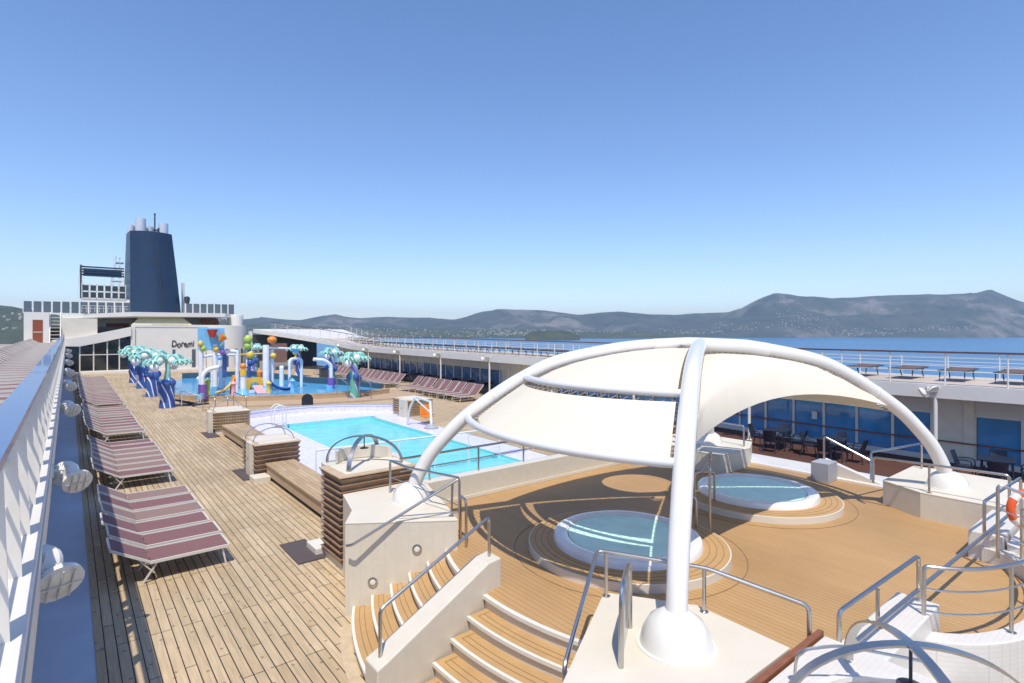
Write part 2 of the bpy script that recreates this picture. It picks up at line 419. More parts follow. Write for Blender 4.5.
# far town: hundreds of small white houses scattered along the coast, one mass
mb = MB(); rnd = random.Random(3)
dep = bpy.context.evaluated_depsgraph_get(); dep.update()
hillobjs = [bpy.data.objects[n] for n in ('mountains', 'coast_hills', 'wooded_hill', 'islet')]
def ground(x, y):
    best = SEA
    for o in hillobjs:
        ok, loc, n_, i_ = o.ray_cast(Vector((x, y, 2000)), Vector((0, 0, -1)))
        if ok: best = max(best, loc.z)
    return best
clusters = [(250, 3950, 55, 60, 200), (330, 4100, 60, 70, 250), (400, 4050, 60, 70, 200), (505, 4150, 50, 150, 250), (545, 4200, 60, 90, 200), (600, 4900, 25, 40, 120), (700, 5000, 40, 70, 200), (800, 5150, 25, 60, 160), (790, 4900, 60, 60, 60), (860, 4900, 60, 70, 60),
            (900, 4900, 60, 50, 60), (950, 4900, 60, 30, 50), (8, 1800, 14, 14, 120), (600, 2950, 8, 3, 20)]
for px, d, sx, n_, sd2 in clusters:
    for k in range(n_):
        Z = d * .97 + abs(rnd.gauss(0, 1)) * sd2; u = (rnd.gauss(px, sx * .6) - 512) / 550; X = u * Z
        x, y = X * CT + Z * ST, -X * ST + Z * CT; z = ground(x, y)
        if z < SEA + .5: continue
        w = rnd.uniform(6, 13); mb.obox((x, y, z + 2), (w, rnd.uniform(6, 10), rnd.uniform(6, 10)), rnd.uniform(0, 3))
build('distant_town', mb, 'house_white', label='pale houses of far-off villages scattered along the coast below the mountains', cat='town', kind='stuff', smooth=0)

mb = MB(); mb.prism([(-2.2, -20), (23.6, -20), (23.6, 118), (10.7, 135), (-2.2, 118)], SEA - 2, -.12)
struct('ship_hull', mb, 'hull', smooth=0)

# ---------------------------------------------------------------- decks
def deck(name, x0, x1, y0, y1, z, mat, thick=.1):
    mb = MB(); ys = [y0] + ([8] if y0 < 8 < y1 else []) + [y1]
    for a, b_ in zip(ys, ys[1:]):
        mb.add([(x0, a, z + sh(a)), (x1, a, z + sh(a)), (x1, b_, z + sh(b_)), (x0, b_, z + sh(b_))], [(0, 1, 2, 3)])
    if thick: 
        mb2 = mb
    return struct(name, mb, mat)
# main teak deck, with the hole of the swimming pool left open
PX0, PX1, PY0, PY1 = 7.6, 11.95, 10.6, 26.3
mb = MB()
def q(x0, x1, y0, y1, z=0): mb.add([(x0, y0, z + sh(y0)), (x1, y0, z + sh(y0)), (x1, y1, z + sh(y1)), (x0, y1, z + sh(y1))], [(0, 1, 2, 3)])
q(.29, 3.3, -12, 8); q(3.3, 14.9, -12, 2.0); q(3.3, 14.9, 2.0, 8)
q(.29, PX0, 8, PY1); q(PX0, PX1, 8, PY0); q(PX1, 23.6, 8, PY1); q(.29, 23.6, PY1, 68)
struct('teak_deck', mb, 'teak')
mb = MB(); mb.add([(14.9, -12, 0), (23.6, -12, 0), (23.6, 8, 0), (14.9, 8, 0)], [(0, 1, 2, 3)])
mb.add([(14.9, 8, .004), (23.6, 8, .004), (23.6, 15, .004 + sh(15)), (14.9, 15, .004 + sh(15))], [(0, 1, 2, 3)])
struct('promenade_deck', mb, 'promenade_deck')
mb = MB()
for a, b_ in ((-12, 8), (8, 66)): mb.add([(-2.2, a, -.01 + sh(a)), (.29, a, -.01 + sh(a)), (.29, b_, -.01 + sh(b_)), (-2.2, b_, -.01 + sh(b_))], [(0, 1, 2, 3)])
struct('waterway', mb, 'waterway')

# left upper deck (the photographer's own deck)
def slab(mb, x0, x1, y0, y1, z0, z1):
    ys = [y for y in [y0, 8, 20, 35, 50, y1] if y0 <= y <= y1]
    for a, b_ in zip(ys, ys[1:]):
        if b_ - a < .01: continue
        mb.add([(x0, a, z0 + sh(a)), (x1, a, z0 + sh(a)), (x1, b_, z0 + sh(b_)), (x0, b_, z0 + sh(b_)), (x0, a, z1 + sh(a)), (x1, a, z1 + sh(a)), (x1, b_, z1 + sh(b_)), (x0, b_, z1 + sh(b_))],
               [(3, 2, 1, 0), (4, 5, 6, 7), (0, 1, 5, 4), (1, 2, 6, 5), (2, 3, 7, 6), (3, 0, 4, 7)])
mb = MB(); slab(mb, -5.2, -.16, -6, 66, 2.45, 2.75); struct('left_upper_deck', mb, 'slab_white')
mb = MB(); slab(mb, -4.9, -.50, -6, 65.5, 2.754, 2.758); struct('left_upper_planking', mb, 'upper_planks')
mb = MB(); slab(mb, -2.3, -2.2, -6, 66, -.02, 2.45); build('cabin_wall', mb, 'white_paint', label='white deckhouse wall set back under the left upper deck', cat='wall')

def railing(name, x, y0, y1, zb, cap, capw, pitch, nbars, label, cat='railing', plate=None, zt=1.1, group=None, post_r=.02, capmat_h=.05, side=1):
    t = thing(name, (x, y0, zb), label, cat, group)
    yy = [y0 + i * (y1 - y0) / 12 for i in range(13)]
    m_ = MB()
    for a, b_ in zip(yy, yy[1:]):
        m_.beam((x, a, zb + zt + sh(a)), (x, b_ + .001, zb + zt + sh(b_)), capw, capmat_h)
    build('handrail', m_, cap, t, smooth=0)
    for k in range(nbars):
        z = zb + .12 + (zt - .22) * (k + .5) / nbars; m_ = MB(); m_.tube([(x, a, z + sh(a)) for a in yy], .012, 6); build('rail_bar', m_, 'white_paint', t)
    n = int((y1 - y0) / pitch)
    for i in range(n + 1):
        y = y0 + i * pitch; m_ = MB(); z = zb + sh(y)
        if plate:
            m_.add([(x - plate, y, z), (x + plate * .5, y, z), (x + plate * .32, y, z + zt - .03), (x - plate * .55, y, z + zt - .03),
                    (x - plate, y + .015, z), (x + plate * .5, y + .015, z), (x + plate * .32, y + .015, z + zt - .03), (x - plate * .55, y + .015, z + zt - .03)],
                   [(0, 1, 2, 3), (7, 6, 5, 4), (0, 4, 5, 1), (1, 5, 6, 2), (2, 6, 7, 3), (3, 7, 4, 0)])
        else: m_.tube([(x, y, z), (x, y, z + zt - .02)], post_r, 6)
        build('post', m_, 'white_paint', t)
    return t
railing('deck_railing', -.31, -1.0, 64.5, 2.75, 'cap_sky_reflection', .17, .95, 3, 'white plate railing with glossy handrail in sky-reflection blue along the left upper deck edge', plate=.17, zt=1.08)
mb = MB(); slab(mb, -.52, -.17, -1, 64.6, 2.762, 2.84); struct('deck_edge_coaming', mb, 'slab_white')
t = thing('bulwark', (-5.2, 0, 2.75), 'white outer bulwark along the far left side of the ship', 'bulwark')
mb = MB(); slab(mb, -5.25, -5.15, -6, 66, 2.75, 3.55); build('bulwark_plate', mb, 'white_paint', t)
mb = MB(); slab(mb, -5.28, -5.12, -6, 66, 3.55, 3.60); build('top_rail', mb, 'cap_brown', t)

# right upper deck with rising curve at its aft end
def fas(y):
    return sh(y) + (0 if y < 50 else ((y - 50) / 16) ** 1.3 * 1.6)
def rx(y): return 21.6 if y < 52 else 21.6 - (y - 52) ** 1.7 * .062
ys = [-6, -2, 2, 8, 14, 20, 26, 32, 38, 44, 48, 52, 55, 58, 60, 62, 64, 66]
mb = MB(); rows = []
for y in ys:
    a = rx(y); z = 2.75 + fas(y); rows.append([(a, y, z - .43), (a, y, z), (26.4, y, z), (26.4, y, z - .43)])
for r0, r1 in zip(rows, rows[1:]):
    o = len(mb.v); mb.add(r0 + r1, [(0, 4, 5, 1), (1, 5, 6, 2), (2, 6, 7, 3), (3, 7, 4, 0)])
o0 = 0; mb.add(rows[0], [(0, 1, 2, 3)]); mb.add(rows[-1], [(3, 2, 1, 0)])
struct('right_upper_deck', mb, 'slab_white')
mb = MB()
mb.grid([[(rx(y) + .3, y, 2.757 + fas(y)), (26.1, y, 2.757 + fas(y))] for y in ys if y <= 58]); struct('right_upper_planking', mb, 'upper_planks')
def railing2(name, xf, y0, y1, pitch, capm, label, zt=.98, bars=4):
    t = thing(name, (xf(y0), y0, 2.75), label, 'railing')
    yy = [y0 + i * (y1 - y0) / 26 for i in range(27)]; zb = lambda y: 2.75 + fas(y)
    m_ = MB()
    for a, b_ in zip(yy, yy[1:]): m_.beam((xf(a), a, zb(a) + zt), (xf(b_), b_ + .002, zb(b_) + zt), .10, .055)
    build('handrail', m_, capm, t, smooth=0)
    for k in range(bars):
        m_ = MB(); m_.tube([(xf(a), a, zb(a) + .12 + (zt - .2) * (k + .5) / bars) for a in yy], .011, 6); build('rail_bar', m_, 'white_paint', t)
    for i in range(int((y1 - y0) / pitch) + 1):
        y = y0 + i * pitch; m_ = MB(); m_.tube([(xf(y), y, zb(y)), (xf(y), y, zb(y) + zt - .02)], .022, 6); build('post', m_, 'white_paint', t)
railing2('deck_railing', lambda y: rx(y) + .06, -1.05, 64, 1.5, 'cap_brown', 'white barred railing with brown handrail on the near edge of the right upper deck', zt=1.04)
railing2('deck_railing', lambda y: 26.2, -1.6, 64, 1.5, 'cap_brown', 'white barred railing with brown handrail on the seaward edge of the right upper deck', zt=.90)

# pillars and right-hand window wall
PIL = [-.8, 5.2, 11.4, 17.3, 23.2, 29.2, 35.3, 41.8, 48.0, 54.1]
for i, y in enumerate(PIL):
    t = thing('deck_pillar', (21.66, y, sh(y)), 'slim white pillar, %s from the near end, under the right upper deck' % nth(i + 1), 'pillar', 'pillars under the right upper deck')
    m_ = MB(); m_.tube([(21.66, y, sh(y)), (21.66, y, 2.32 + fas(y))], .06, 12); build('shaft', m_, 'white_paint', t)
    m_ = MB(); m_.lathe([(.11, 0), (.11, .02), (.07, .05)], (21.66, y, sh(y)), 14); build('foot', m_, 'white_paint', t)
XW = 23.35
t = thing('window_wall', (XW, -2, 0), 'long white wall of blue tinted windows along the right promenade', 'window wall')
mb = MB(); slab(mb, XW, XW + .15, -6, 60, 0, .18); build('sill_wall', mb, 'white_paint', t)
mb = MB(); slab(mb, XW + .02, XW + .15, -6, 60, 1.62, 2.6); build('upper_wall', mb, 'white_paint', t)
mb = MB(); slab(mb, XW + .10, XW + .15, -6, 60, .18, 1.62); build('backing_wall', mb, 'white_paint', t)
recess = [(4.5, 5.6), (25.2, 29.4)]
y = -3.66; pane = 0; win = 1.17
def inrec(y): return any(a - .9 < y < b_ for a, b_ in recess)
while y < 58:
    if not inrec(y):
        m_ = MB(); m_.box(XW + .03, XW + .045, y + .05, y + win - .05, .185 + sh(y), 1.615 + sh(y)); build('window_pane', m_, 'blue_glass' if y < 30 else 'far_glass', t)
        m_ = MB(); m_.box(XW - .03, XW + .02, y - .045, y + .045, .18 + sh(y), 1.66 + sh(y)); build('mullion', m_, 'white_paint', t)
        # white louvre panel above each window
        m_ = MB()
        for k in range(5): m_.box(XW - .02, XW + .015, y + .06, y + win - .06, 1.70 + k * .085 + sh(y), 1.755 + k * .085 + sh(y))
        build('louvre_panel', m_, 'white_paint', t)
    else:
        m_ = MB(); m_.box(XW - .06, XW + .0, y + .02, y + .30, .19 + sh(y), 2.3 + sh(y)); build('wall_rib', m_, 'recess_cream', t)
    y += win
for a, b_ in recess:
    m_ = MB(); m_.box(XW - .01, XW + .018, a, b_, .185 + sh(a), 1.69 + sh(a)); build('blank_panel', m_, 'recess_cream', t)
m_ = MB(); m_.tube([(XW - .12, y, .72 + sh(y)) for y in (-5, 8, 20, 40, 58)], .025, 8); build('wall_handrail', m_, 'trim_wood', t)
m_ = MB(); m_.box(XW - .05, XW - .03, 9.45, 9.65, .95, 1.25); build('notice', m_, 'white_paint', t)

# ---------------------------------------------------------------- raised tub deck
mb = MB()
ov = [(8.9 + 1.75 * math.cos(a), 2.0 - .85 * math.sin(a)) for a in [math.pi - i * math.pi / 20 for i in range(21)]]
# deck plate outline; its left edge is the top stair nosing, an arc
arcs = lambda rad, s0, s1, n=14: [(8.6 - math.sqrt(rad * rad - (y_ - 5.55) ** 2), y_) for y_ in [s0 + (s1 - s0) * i / n for i in range(n + 1)]]
outline = ov + [(13.9, 2.0), (13.9, 9.6), (4.9, 9.6), (4.78, 7.6)] + arcs(4.35, 7.45, 3.9) + [(4.75, 3.7), (5.2, 2.0)]
mb.prism(outline, 0.02, .98); struct('tub_deck', mb, ['tub_teak'], smooth=0)
mb = MB(); mb.box(13.9, 14.9, 2.0, 9.6, 0.03, 1.04); struct('deck_ledge', mb, 'white_gloss', bevel=.02)
# margin board inlays: thin pale and dark lines on the tub deck
def strip_arc(mb, c, r0, r1, a0, a1, z, n=40):
    vs = []
    for i in range(n + 1):
        a = R(a0 + (a1 - a0) * i / n); vs += [(c[0] + r0 * math.cos(a), c[1] + r0 * math.sin(a), z), (c[0] + r1 * math.cos(a), c[1] + r1 * math.sin(a), z)]
    mb.add(vs, [(2 * i, 2 * i + 1, 2 * i + 3, 2 * i + 2) if a1 < a0 else (2 * i + 2, 2 * i + 3, 2 * i + 1, 2 * i) for i in range(n)])
# stairs: concentric curved steps
def stairs(name, s_lo, s_hi, label, kmin=1):
    t = thing(name, (3.2, (s_lo(1) + s_hi(1)) / 2, 0), label, 'staircase')
    for k in range(kmin, 7):
        rad = 4.4 + (6 - k) * .28; top = .1633 * k; a, b_ = s_lo(k), s_hi(k)
        out = arcs(rad, a, b_, 16)
        inn = [(x + (.34 if k < 6 else .12), y_) for x, y_ in out][::-1]
        m_ = MB(); setb = [(x + .035, y_) for x, y_ in out]; m_.prism(setb + inn, .0, top - .046); st = build('step', m_, 'cream_top', t)
        m_ = MB(); m_.prism(out + [(x + .06, y_) for x, y_ in out][::-1], top - .045, top - .001 if k < 6 else .983); build('nosing', m_, 'white_paint', st)
        # teak tread behind the white nosing
        o2 = [(x + .042, y_) for x, y_ in out]; i2 = [(x + (.32 if k < 6 else .18), y_) for x, y_ in out][::-1]
        if k < 6:
            m_ = MB(); m_.prism(o2 + i2, top - .042, top + .002); tr = build('tread', m_, 'step_teak', st)
            m_ = MB()
            for off in (.12, .20):
                o3 = [(x + off, y_) for x, y_ in arcs(rad, a + .09, b_ - .09, 16)]; i3 = [(x + .008, y_) for x, y_ in o3][::-1]
                m_.prism(o3 + i3, top + .001, top + .004)
            for yy_ in (a + .09, b_ - .09):
                x0 = 8.6 - math.sqrt(rad * rad - (yy_ - 5.55) ** 2); m_.box(x0 + .12, x0 + .30, yy_ - .004, yy_ + .004, top + .001, top + .004)
            build('caulk_line', m_, 'step_line', st)
    return t
# the left wing of the flight ends against the tiled block, whose face runs from (3.34,8.25) to (4.78,7.28)
def faceA(k):
    rad = 4.4 + (6 - k) * .28; yb = 8.25
    for i in range(30):
        x = 8.6 - math.sqrt(rad * rad - (yb - 5.55) ** 2); yb = 8.25 - (x - 3.34) * .6736
    return yb - .012
def wallA(k): return 6.22 - (4.6 - (8.6 - (4.4 + (6 - k) * .28))) * .0 - .02
stairs('curved_staircase', lambda k: 5.80 + (6 - k) * -.0 + .06 * (k - 1), faceA, 'curved teak staircase with white nosings between the tiled block and the diagonal white wall')
def boxF(k):
    rad = 4.4 + (6 - k) * .28; yb = 4.0
    for i in range(30):
        x = 8.6 - math.sqrt(rad * rad - (yb - 5.55) ** 2); yb = 3.33 + (x - 3.23) * .58
    return yb + .012
stairs('curved_staircase', boxF, lambda k: 5.57 + .05 * (k - 1), 'curved teak staircase with white nosings between the diagonal wall and the front block')
mb = MB(); mb.prism(arcs(5.8 + .16, 4.0, 8.0) + arcs(5.8, 4.0, 8.0)[::-1], 0.0, .006); struct('stair_margin', mb, 'margin_teak', smooth=0)
# diagonal dividing wall
t = thing('stair_wall', (3.6, 5.9, 0), 'sloping white tiled wall dividing the two curved stair flights', 'stair wall')
prof = [(2.60, 0), (2.60, .74), (2.74, .78), (4.32, 1.36), (4.56, 1.36), (4.56, .0)]
m_ = MB(); n = len(prof)
m_.add([(x, 5.54 + (x - 2.6) * .175, z) for x, z in prof] + [(x, 5.86 + (x - 2.6) * .175, z) for x, z in prof], [tuple(range(n)), tuple(range(2 * n - 1, n - 1, -1))] + [((i + 1) % n, i, n + i, n + (i + 1) % n) for i in range(n)])
build('tiled_body', m_, 'cream_tile', t, smooth=0, bevel=.015)

# ---------------------------------------------------------------- tiled blocks that carry the canopy legs
def block(poly, z0, z1, label, lights=(), trim=None):
    cx = sum(p[0] for p in poly) / len(poly); cy = sum(p[1] for p in poly) / len(poly)
    t = thing('tiled_block', (cx, cy, z0), label, 'block')
    m_ = MB(); m_.prism(poly, z0, z1 - .03); build('tiled_side', m_, 'cream_tile', t, smooth=0)
    m_ = MB(); m_.prism([(x + (x - cx) * .004, y + (y - cy) * .004) for x, y in poly], z1 - .03, z1); build('top_slab', m_, 'cream_top', t, smooth=0, bevel=.01)
    return t
LB = [(3.34, 8.25), (4.78, 7.28), (4.9, 7.6), (5.45, 9.38), (5.45, 9.74), (3.90, 9.74), (3.67, 8.78)]
tb = block(LB, 0.0, 1.46, 'cream tiled block beside the curved stairs carrying the left canopy leg')
dirx = Vector((4.78 - 3.34, 7.28 - 8.25, 0)).normalized(); nrm = Vector((dirx.y, -dirx.x, 0)); nrm = -nrm if nrm.y > 0 else nrm
for px_, pz_ in ((.42, .53), (1.1, 1.02)):
    p = Vector((3.34, 8.25, pz_)) + dirx * px_ + nrm * .004
    m_ = MB(); m_.lathe([(.075, 0), (.075, .016), (.052, .02), (.05, .008), (.001, .008)], p, 20, axis=nrm); lp = build('wall_light', m_, 'brushed_steel', tb)
    m_ = MB(); m_.lathe([(.049, .009), (.04, .018), (.001, .022)], p, 20, axis=nrm); build('light_lens', m_, 'white_gloss', lp)
FB = [(2.2, 2.4), (2.2, 2.75), (3.23, 3.33), (4.73, 4.2), (4.96, 3.87), (5.29, 3.37), (5.25, 2.37)]
block(FB, 0.0, 1.46, 'cream tiled block nearest the camera carrying the front canopy leg')
RB = [(12.26, 2.18), (12.26, 3.17), (12.68, 3.9), (14.6, 3.9), (14.6, 1.9), (12.26, 1.9)]
block(RB, .95, 1.46, 'grey-white tiled block on the far right carrying the right canopy leg')
BB = [(12.2, 7.15), (13.62, 7.15), (14.4, 7.5), (14.4, 9.5), (12.2, 9.5)]
block(BB, .95, 1.46, 'tiled block beyond the round tubs carrying the rear canopy leg')
# rear wall behind the tub deck
t = thing('parapet_wall', (8.7, 9.5, 0), 'low cream tiled wall with handrail between the tub deck and the swimming pool', 'wall')
m_ = MB(); m_.box(5.46, 12.19, 9.4, 9.68, 0.0, 1.47); build('tiled_body', m_, 'cream_tile', t, smooth=0, bevel=.01)
m_ = MB(); m_.box(5.47, 11.68, 9.385, 9.40, .985, 1.05); build('skirting', m_, 'cream_top', t, smooth=0)
m_ = MB(); m_.tube([(4.95, 9.56, 1.98), (10.4, 9.56, 2.0)], .024, 8); build('handrail', m_, 'steel', t)
m_ = MB(); m_.tube([(4.95, 9.56, 1.74), (10.4, 9.56, 1.75)], .012, 8); build('rail_bar', m_, 'steel', t)
for x in (5.6, 6.8, 8.05, 9.3, 10.4):
    m_ = MB(); m_.tube([(x, 9.56, 1.47), (x, 9.56, 1.99)], .02, 8); build('rail_post', m_, 'steel', t)

# ---------------------------------------------------------------- round tubs
def tub(cx, cy, label, r=1.16):
    t = thing('round_whirlpool_tub', (cx, cy, .98), label, 'hot tub', 'round whirlpool tubs')
    m_ = MB(); m_.ringz([(r + .02, .98), (r + .40, .98), (r + .40, 1.095), (r + .395, 1.10), (r + .38, 1.10), (r + .38, 1.09), (r + .02, 1.09)], (cx, cy, 0), 72); build('step_ring', m_, 'cream_top', t)
    m_ = MB(); m_.ringz([(r - .01, 1.0), (r + .378, 1.0), (r + .378, 1.105), (r - .01, 1.105)], (cx, cy, 0), 72); tr = build('teak_ring', m_, 'step_teak', t)
    m_ = MB()
    for rr in (.09, .19, .29): m_.ringz([(r + rr, 1.1055), (r + rr + .007, 1.1055), (r + rr + .007, 1.1075), (r + rr, 1.1075)], (cx, cy, 0), 72)
    build('caulk_line', m_, 'step_line', tr)
    m_ = MB(); m_.ringz([(r - .22, .9), (r - .01, .9), (r, 1.0), (r + .005, 1.16), (r - .02, 1.205), (r - .06, 1.22), (r - .18, 1.215), (r - .225, 1.19), (r - .235, 1.10)], (cx, cy, 0), 72); build('rim', m_, 'tub_white', t)
    m_ = MB(); m_.lathe([(1e-4, .984), (r - .55, .984), (r - .45, 1.05), (r - .28, 1.05), (r - .238, 1.12), (r - .236, 1.19)], (cx, cy, 0), 64); build('basin', m_, 'tub_liner', t)
    m_ = MB(); m_.lathe([(1e-4, 1.15), (.4, 1.15), (r - .238, 1.15)], (cx, cy, 0), 64); build('water', m_, 'tub_water', t)
    return t
tub(6.93, 5.68, 'round whirlpool tub with turquoise water in the canopy shade, behind the front canopy leg')
tub(11.08, 5.68, 'round whirlpool tub with turquoise water half in sun, farther to the right')
for cx in (6.93, 11.08):
    mb = MB(); mb.ringz([(1.78, .981), (1.79, .981), (1.79, .984), (1.78, .984)], (cx, 5.68, 0), 72); struct('tub_margin_line', mb, 'step_line')

# ---------------------------------------------------------------- canopy frame
LEG = dict(L=(4.7, 8.65), F=(4.47, 3.07), Rr=(13.07, 2.94), B=(13.3, 8.1))
PROF = [(0, 1.5), (.010, 1.85), (.032, 2.25), (.062, 2.6), (.095, 2.92), (.14, 3.25), (.19, 3.57), (.25, 3.86), (.32, 4.03), (.40, 4.15), (.5, 4.19)]
def pz(d):
    d = min(d, 1 - d)
    for (a, p), (b_, q_) in zip(PROF, PROF[1:]):
        if d <= b_: return p + (q_ - p) * (d - a) / (b_ - a)
    return 4.2
from mathutils import geometry
def archpts(A, B, n=60):
    ds = []
    base = [(d, z) for d, z in PROF] + [(1 - d, z) for d, z in PROF[-2::-1]]
    P_ = [Vector((A[0] + (B[0] - A[0]) * d, A[1] + (B[1] - A[1]) * d, z)) for d, z in base]
    out = []
    for i in range(len(P_) - 1):         # Catmull-Rom
        p0 = P_[max(i - 1, 0)]; p1 = P_[i]; p2 = P_[i + 1]; p3 = P_[min(i + 2, len(P_) - 1)]
        for k in range(5):
            t_ = k / 5; out.append(.5 * ((2 * p1) + (p2 - p0) * t_ + (2 * p0 - 5 * p1 + 4 * p2 - p3) * t_ ** 2 + (3 * p1 - p0 - 3 * p2 + p3) * t_ ** 3))
    return out + [P_[-1]]
def apt(A, B, d): return Vector((A[0] + (B[0] - A[0]) * d, A[1] + (B[1] - A[1]) * d, pz(d)))
canopy = thing('domed_canopy', (8.9, 5.6, 1.46), 'white domed shade canopy of crossed tubular arches and cream membrane over the tubs', 'canopy')
for a, b_ in (('L', 'Rr'), ('F', 'B')):
    m_ = MB(); ap = archpts(LEG[a], LEG[b_]); m_.tube(ap, .12, 20, radii=[(.12 if a == 'L' else .100 + .020 * min(1, q_ / 25)) for q_ in range(len(ap))]); ar = build('arch_tube', m_, 'white_gloss', canopy, smooth=60)
    m_ = MB()
    for d in ((.43, .57, .855) if a == 'F' else (.145, .43, .57, .855)):      # flanged joints
        p = apt(LEG[a], LEG[b_], d); p2 = apt(LEG[a], LEG[b_], d + .004); dd = (p2 - p).normalized()
        m_.tube([p - dd * .02, p + dd * .02], .127, 20)
    build('joint_collar', m_, 'white_paint', ar)
    if a == 'L': m_ = MB(); m_.tube([apt(LEG[a], LEG[b_], .43 + .0215 * k) for k in range(11)], .135, 20); build('crown_sleeve', m_, 'white_gloss', ar, smooth=60)
for kx in LEG.values():
    m_ = MB(); m_.lathe([(.34, 0), (.335, .03), (.31, .13), (.25, .23), (.16, .29), (.12, .30)], (kx[0], kx[1], 1.46), 32); m_.lathe([(.37, 0), (.37, .012), (.33, .014)], (kx[0], kx[1], 1.46), 32); build('base_dome', m_, 'white_gloss', canopy, smooth=60)
CC = Vector((8.9, 5.72, 0))
def hoop(A0, A1, B0, B1, d, n=20, dr=0.0, dz=0.0):
    p, q_ = apt(A0, A1, d), apt(B0, B1, d)
    a0 = math.atan2(p.y - CC.y, p.x - CC.x); a1 = math.atan2(q_.y - CC.y, q_.x - CC.x)
    if a0 - a1 > math.pi: a1 += 2 * math.pi
    if a1 - a0 > math.pi: a0 += 2 * math.pi
    r0 = math.hypot(p.x - CC.x, p.y - CC.y); r1 = math.hypot(q_.x - CC.x, q_.y - CC.y); out = []
    for i in range(n + 1):
        u = i / n; a = a0 + (a1 - a0) * u; r = r0 + (r1 - r0) * u + dr; out.append(Vector((CC.x + r * math.cos(a), CC.y + r * math.sin(a), p.z + (q_.z - p.z) * u + dz)))
    return out
L_, F_, R_, B_ = LEG['L'], LEG['F'], LEG['Rr'], LEG['B']
for d, rr in ((.098, .06), (.20, .055)):
    m_ = MB(); m_.tube(hoop(L_, R_, F_, B_, d), rr, 14); build('hoop_tube', m_, 'white_gloss', canopy, smooth=60)
    m_ = MB(); m_.tube(hoop(R_, L_, B_, F_, d), rr, 14); build('hoop_tube', m_, 'white_gloss', canopy, smooth=60)
def inset(row, k, z=0):      # keep the cloth clear of the arch tubes at both ends
    a, b_ = row[0], row[-1]; n = len(row); ch = (b_ - a); L = ch.length; dv = ch / L
    out = []
    for i, p in enumerate(row):
        u = i / (n - 1); out.append(p + dv * (k * (1 - 2 * u)) + Vector((0, 0, z)))
    return out
def sector(A0, A1, B0, B1, ds, dr0, dr1, sag=.0, ins=.17, nm='membrane_panel'):
    rows = []
    for i, d in enumerate(ds):
        u = i / (len(ds) - 1); rows.append(inset(hoop(A0, A1, B0, B1, d, 20, dr0 * (1 - u) + dr1 * u - sag * math.sin(math.pi * u), -.05), ins))
    m_ = MB(); m_.grid(rows, .012); o = build(nm, m_, 'membrane', canopy, smooth=60)
    for k in (5, 10, 15):
        sm = MB(); sm.grid([[r_[k] + (r_[k + 1] - r_[k]).normalized() * w_ + Vector((0, 0, .004)) for r_ in rows] for w_ in (.03, -.03)], .003); build('seam', sm, 'seam_cloth', o, smooth=60)
    # lacing along the four edges
    def zig(pts):        # one continuous cord laced back and forth between the cloth and the tube
        z_ = MB(); z_.tube(pts, .008, 5); build('lacing', z_, 'lace', o)
    for e, i in ((rows[0], 0), (rows[-1], -1)):
        pts = []
        for k in range(40):
            f_ = k / 39 * (len(e) - 1.001); p = e[int(f_)].lerp(e[int(f_) + 1], f_ - int(f_))
            out_ = Vector((p.x - CC.x, p.y - CC.y, 0)).normalized() * (1 if i == 0 else -1)
            pts.append(p + out_ * .01 if k % 2 else p + out_ * .13 + Vector((0, 0, -.01 if i == 0 else .06)))
        zig(pts)
    for e, s_ in ((0, 1), (-1, -1)):
        pts = []
        for k in range(26):
            f_ = k / 25 * (len(rows) - 1.001); a_, b2_ = rows[int(f_)], rows[int(f_) + 1]; p = a_[e].lerp(b2_[e], f_ - int(f_)); dv = (a_[0] - a_[-1]).normalized() * s_
            pts.append(p + dv * (.01 if k % 2 else .15))
        zig(pts)
LO = [.102, .115, .13, .15, .17, .187]; UP = [.206, .235, .27, .30, .34, .38, .42, .455]
for (a, b_, c_, e_) in ((L_, R_, F_, B_), (R_, L_, B_, F_)):
    sector(a, b_, c_, e_, LO, -.05, .02, ins=.20); sector(a, b_, c_, e_, UP, -.05, .0, ins=.20)
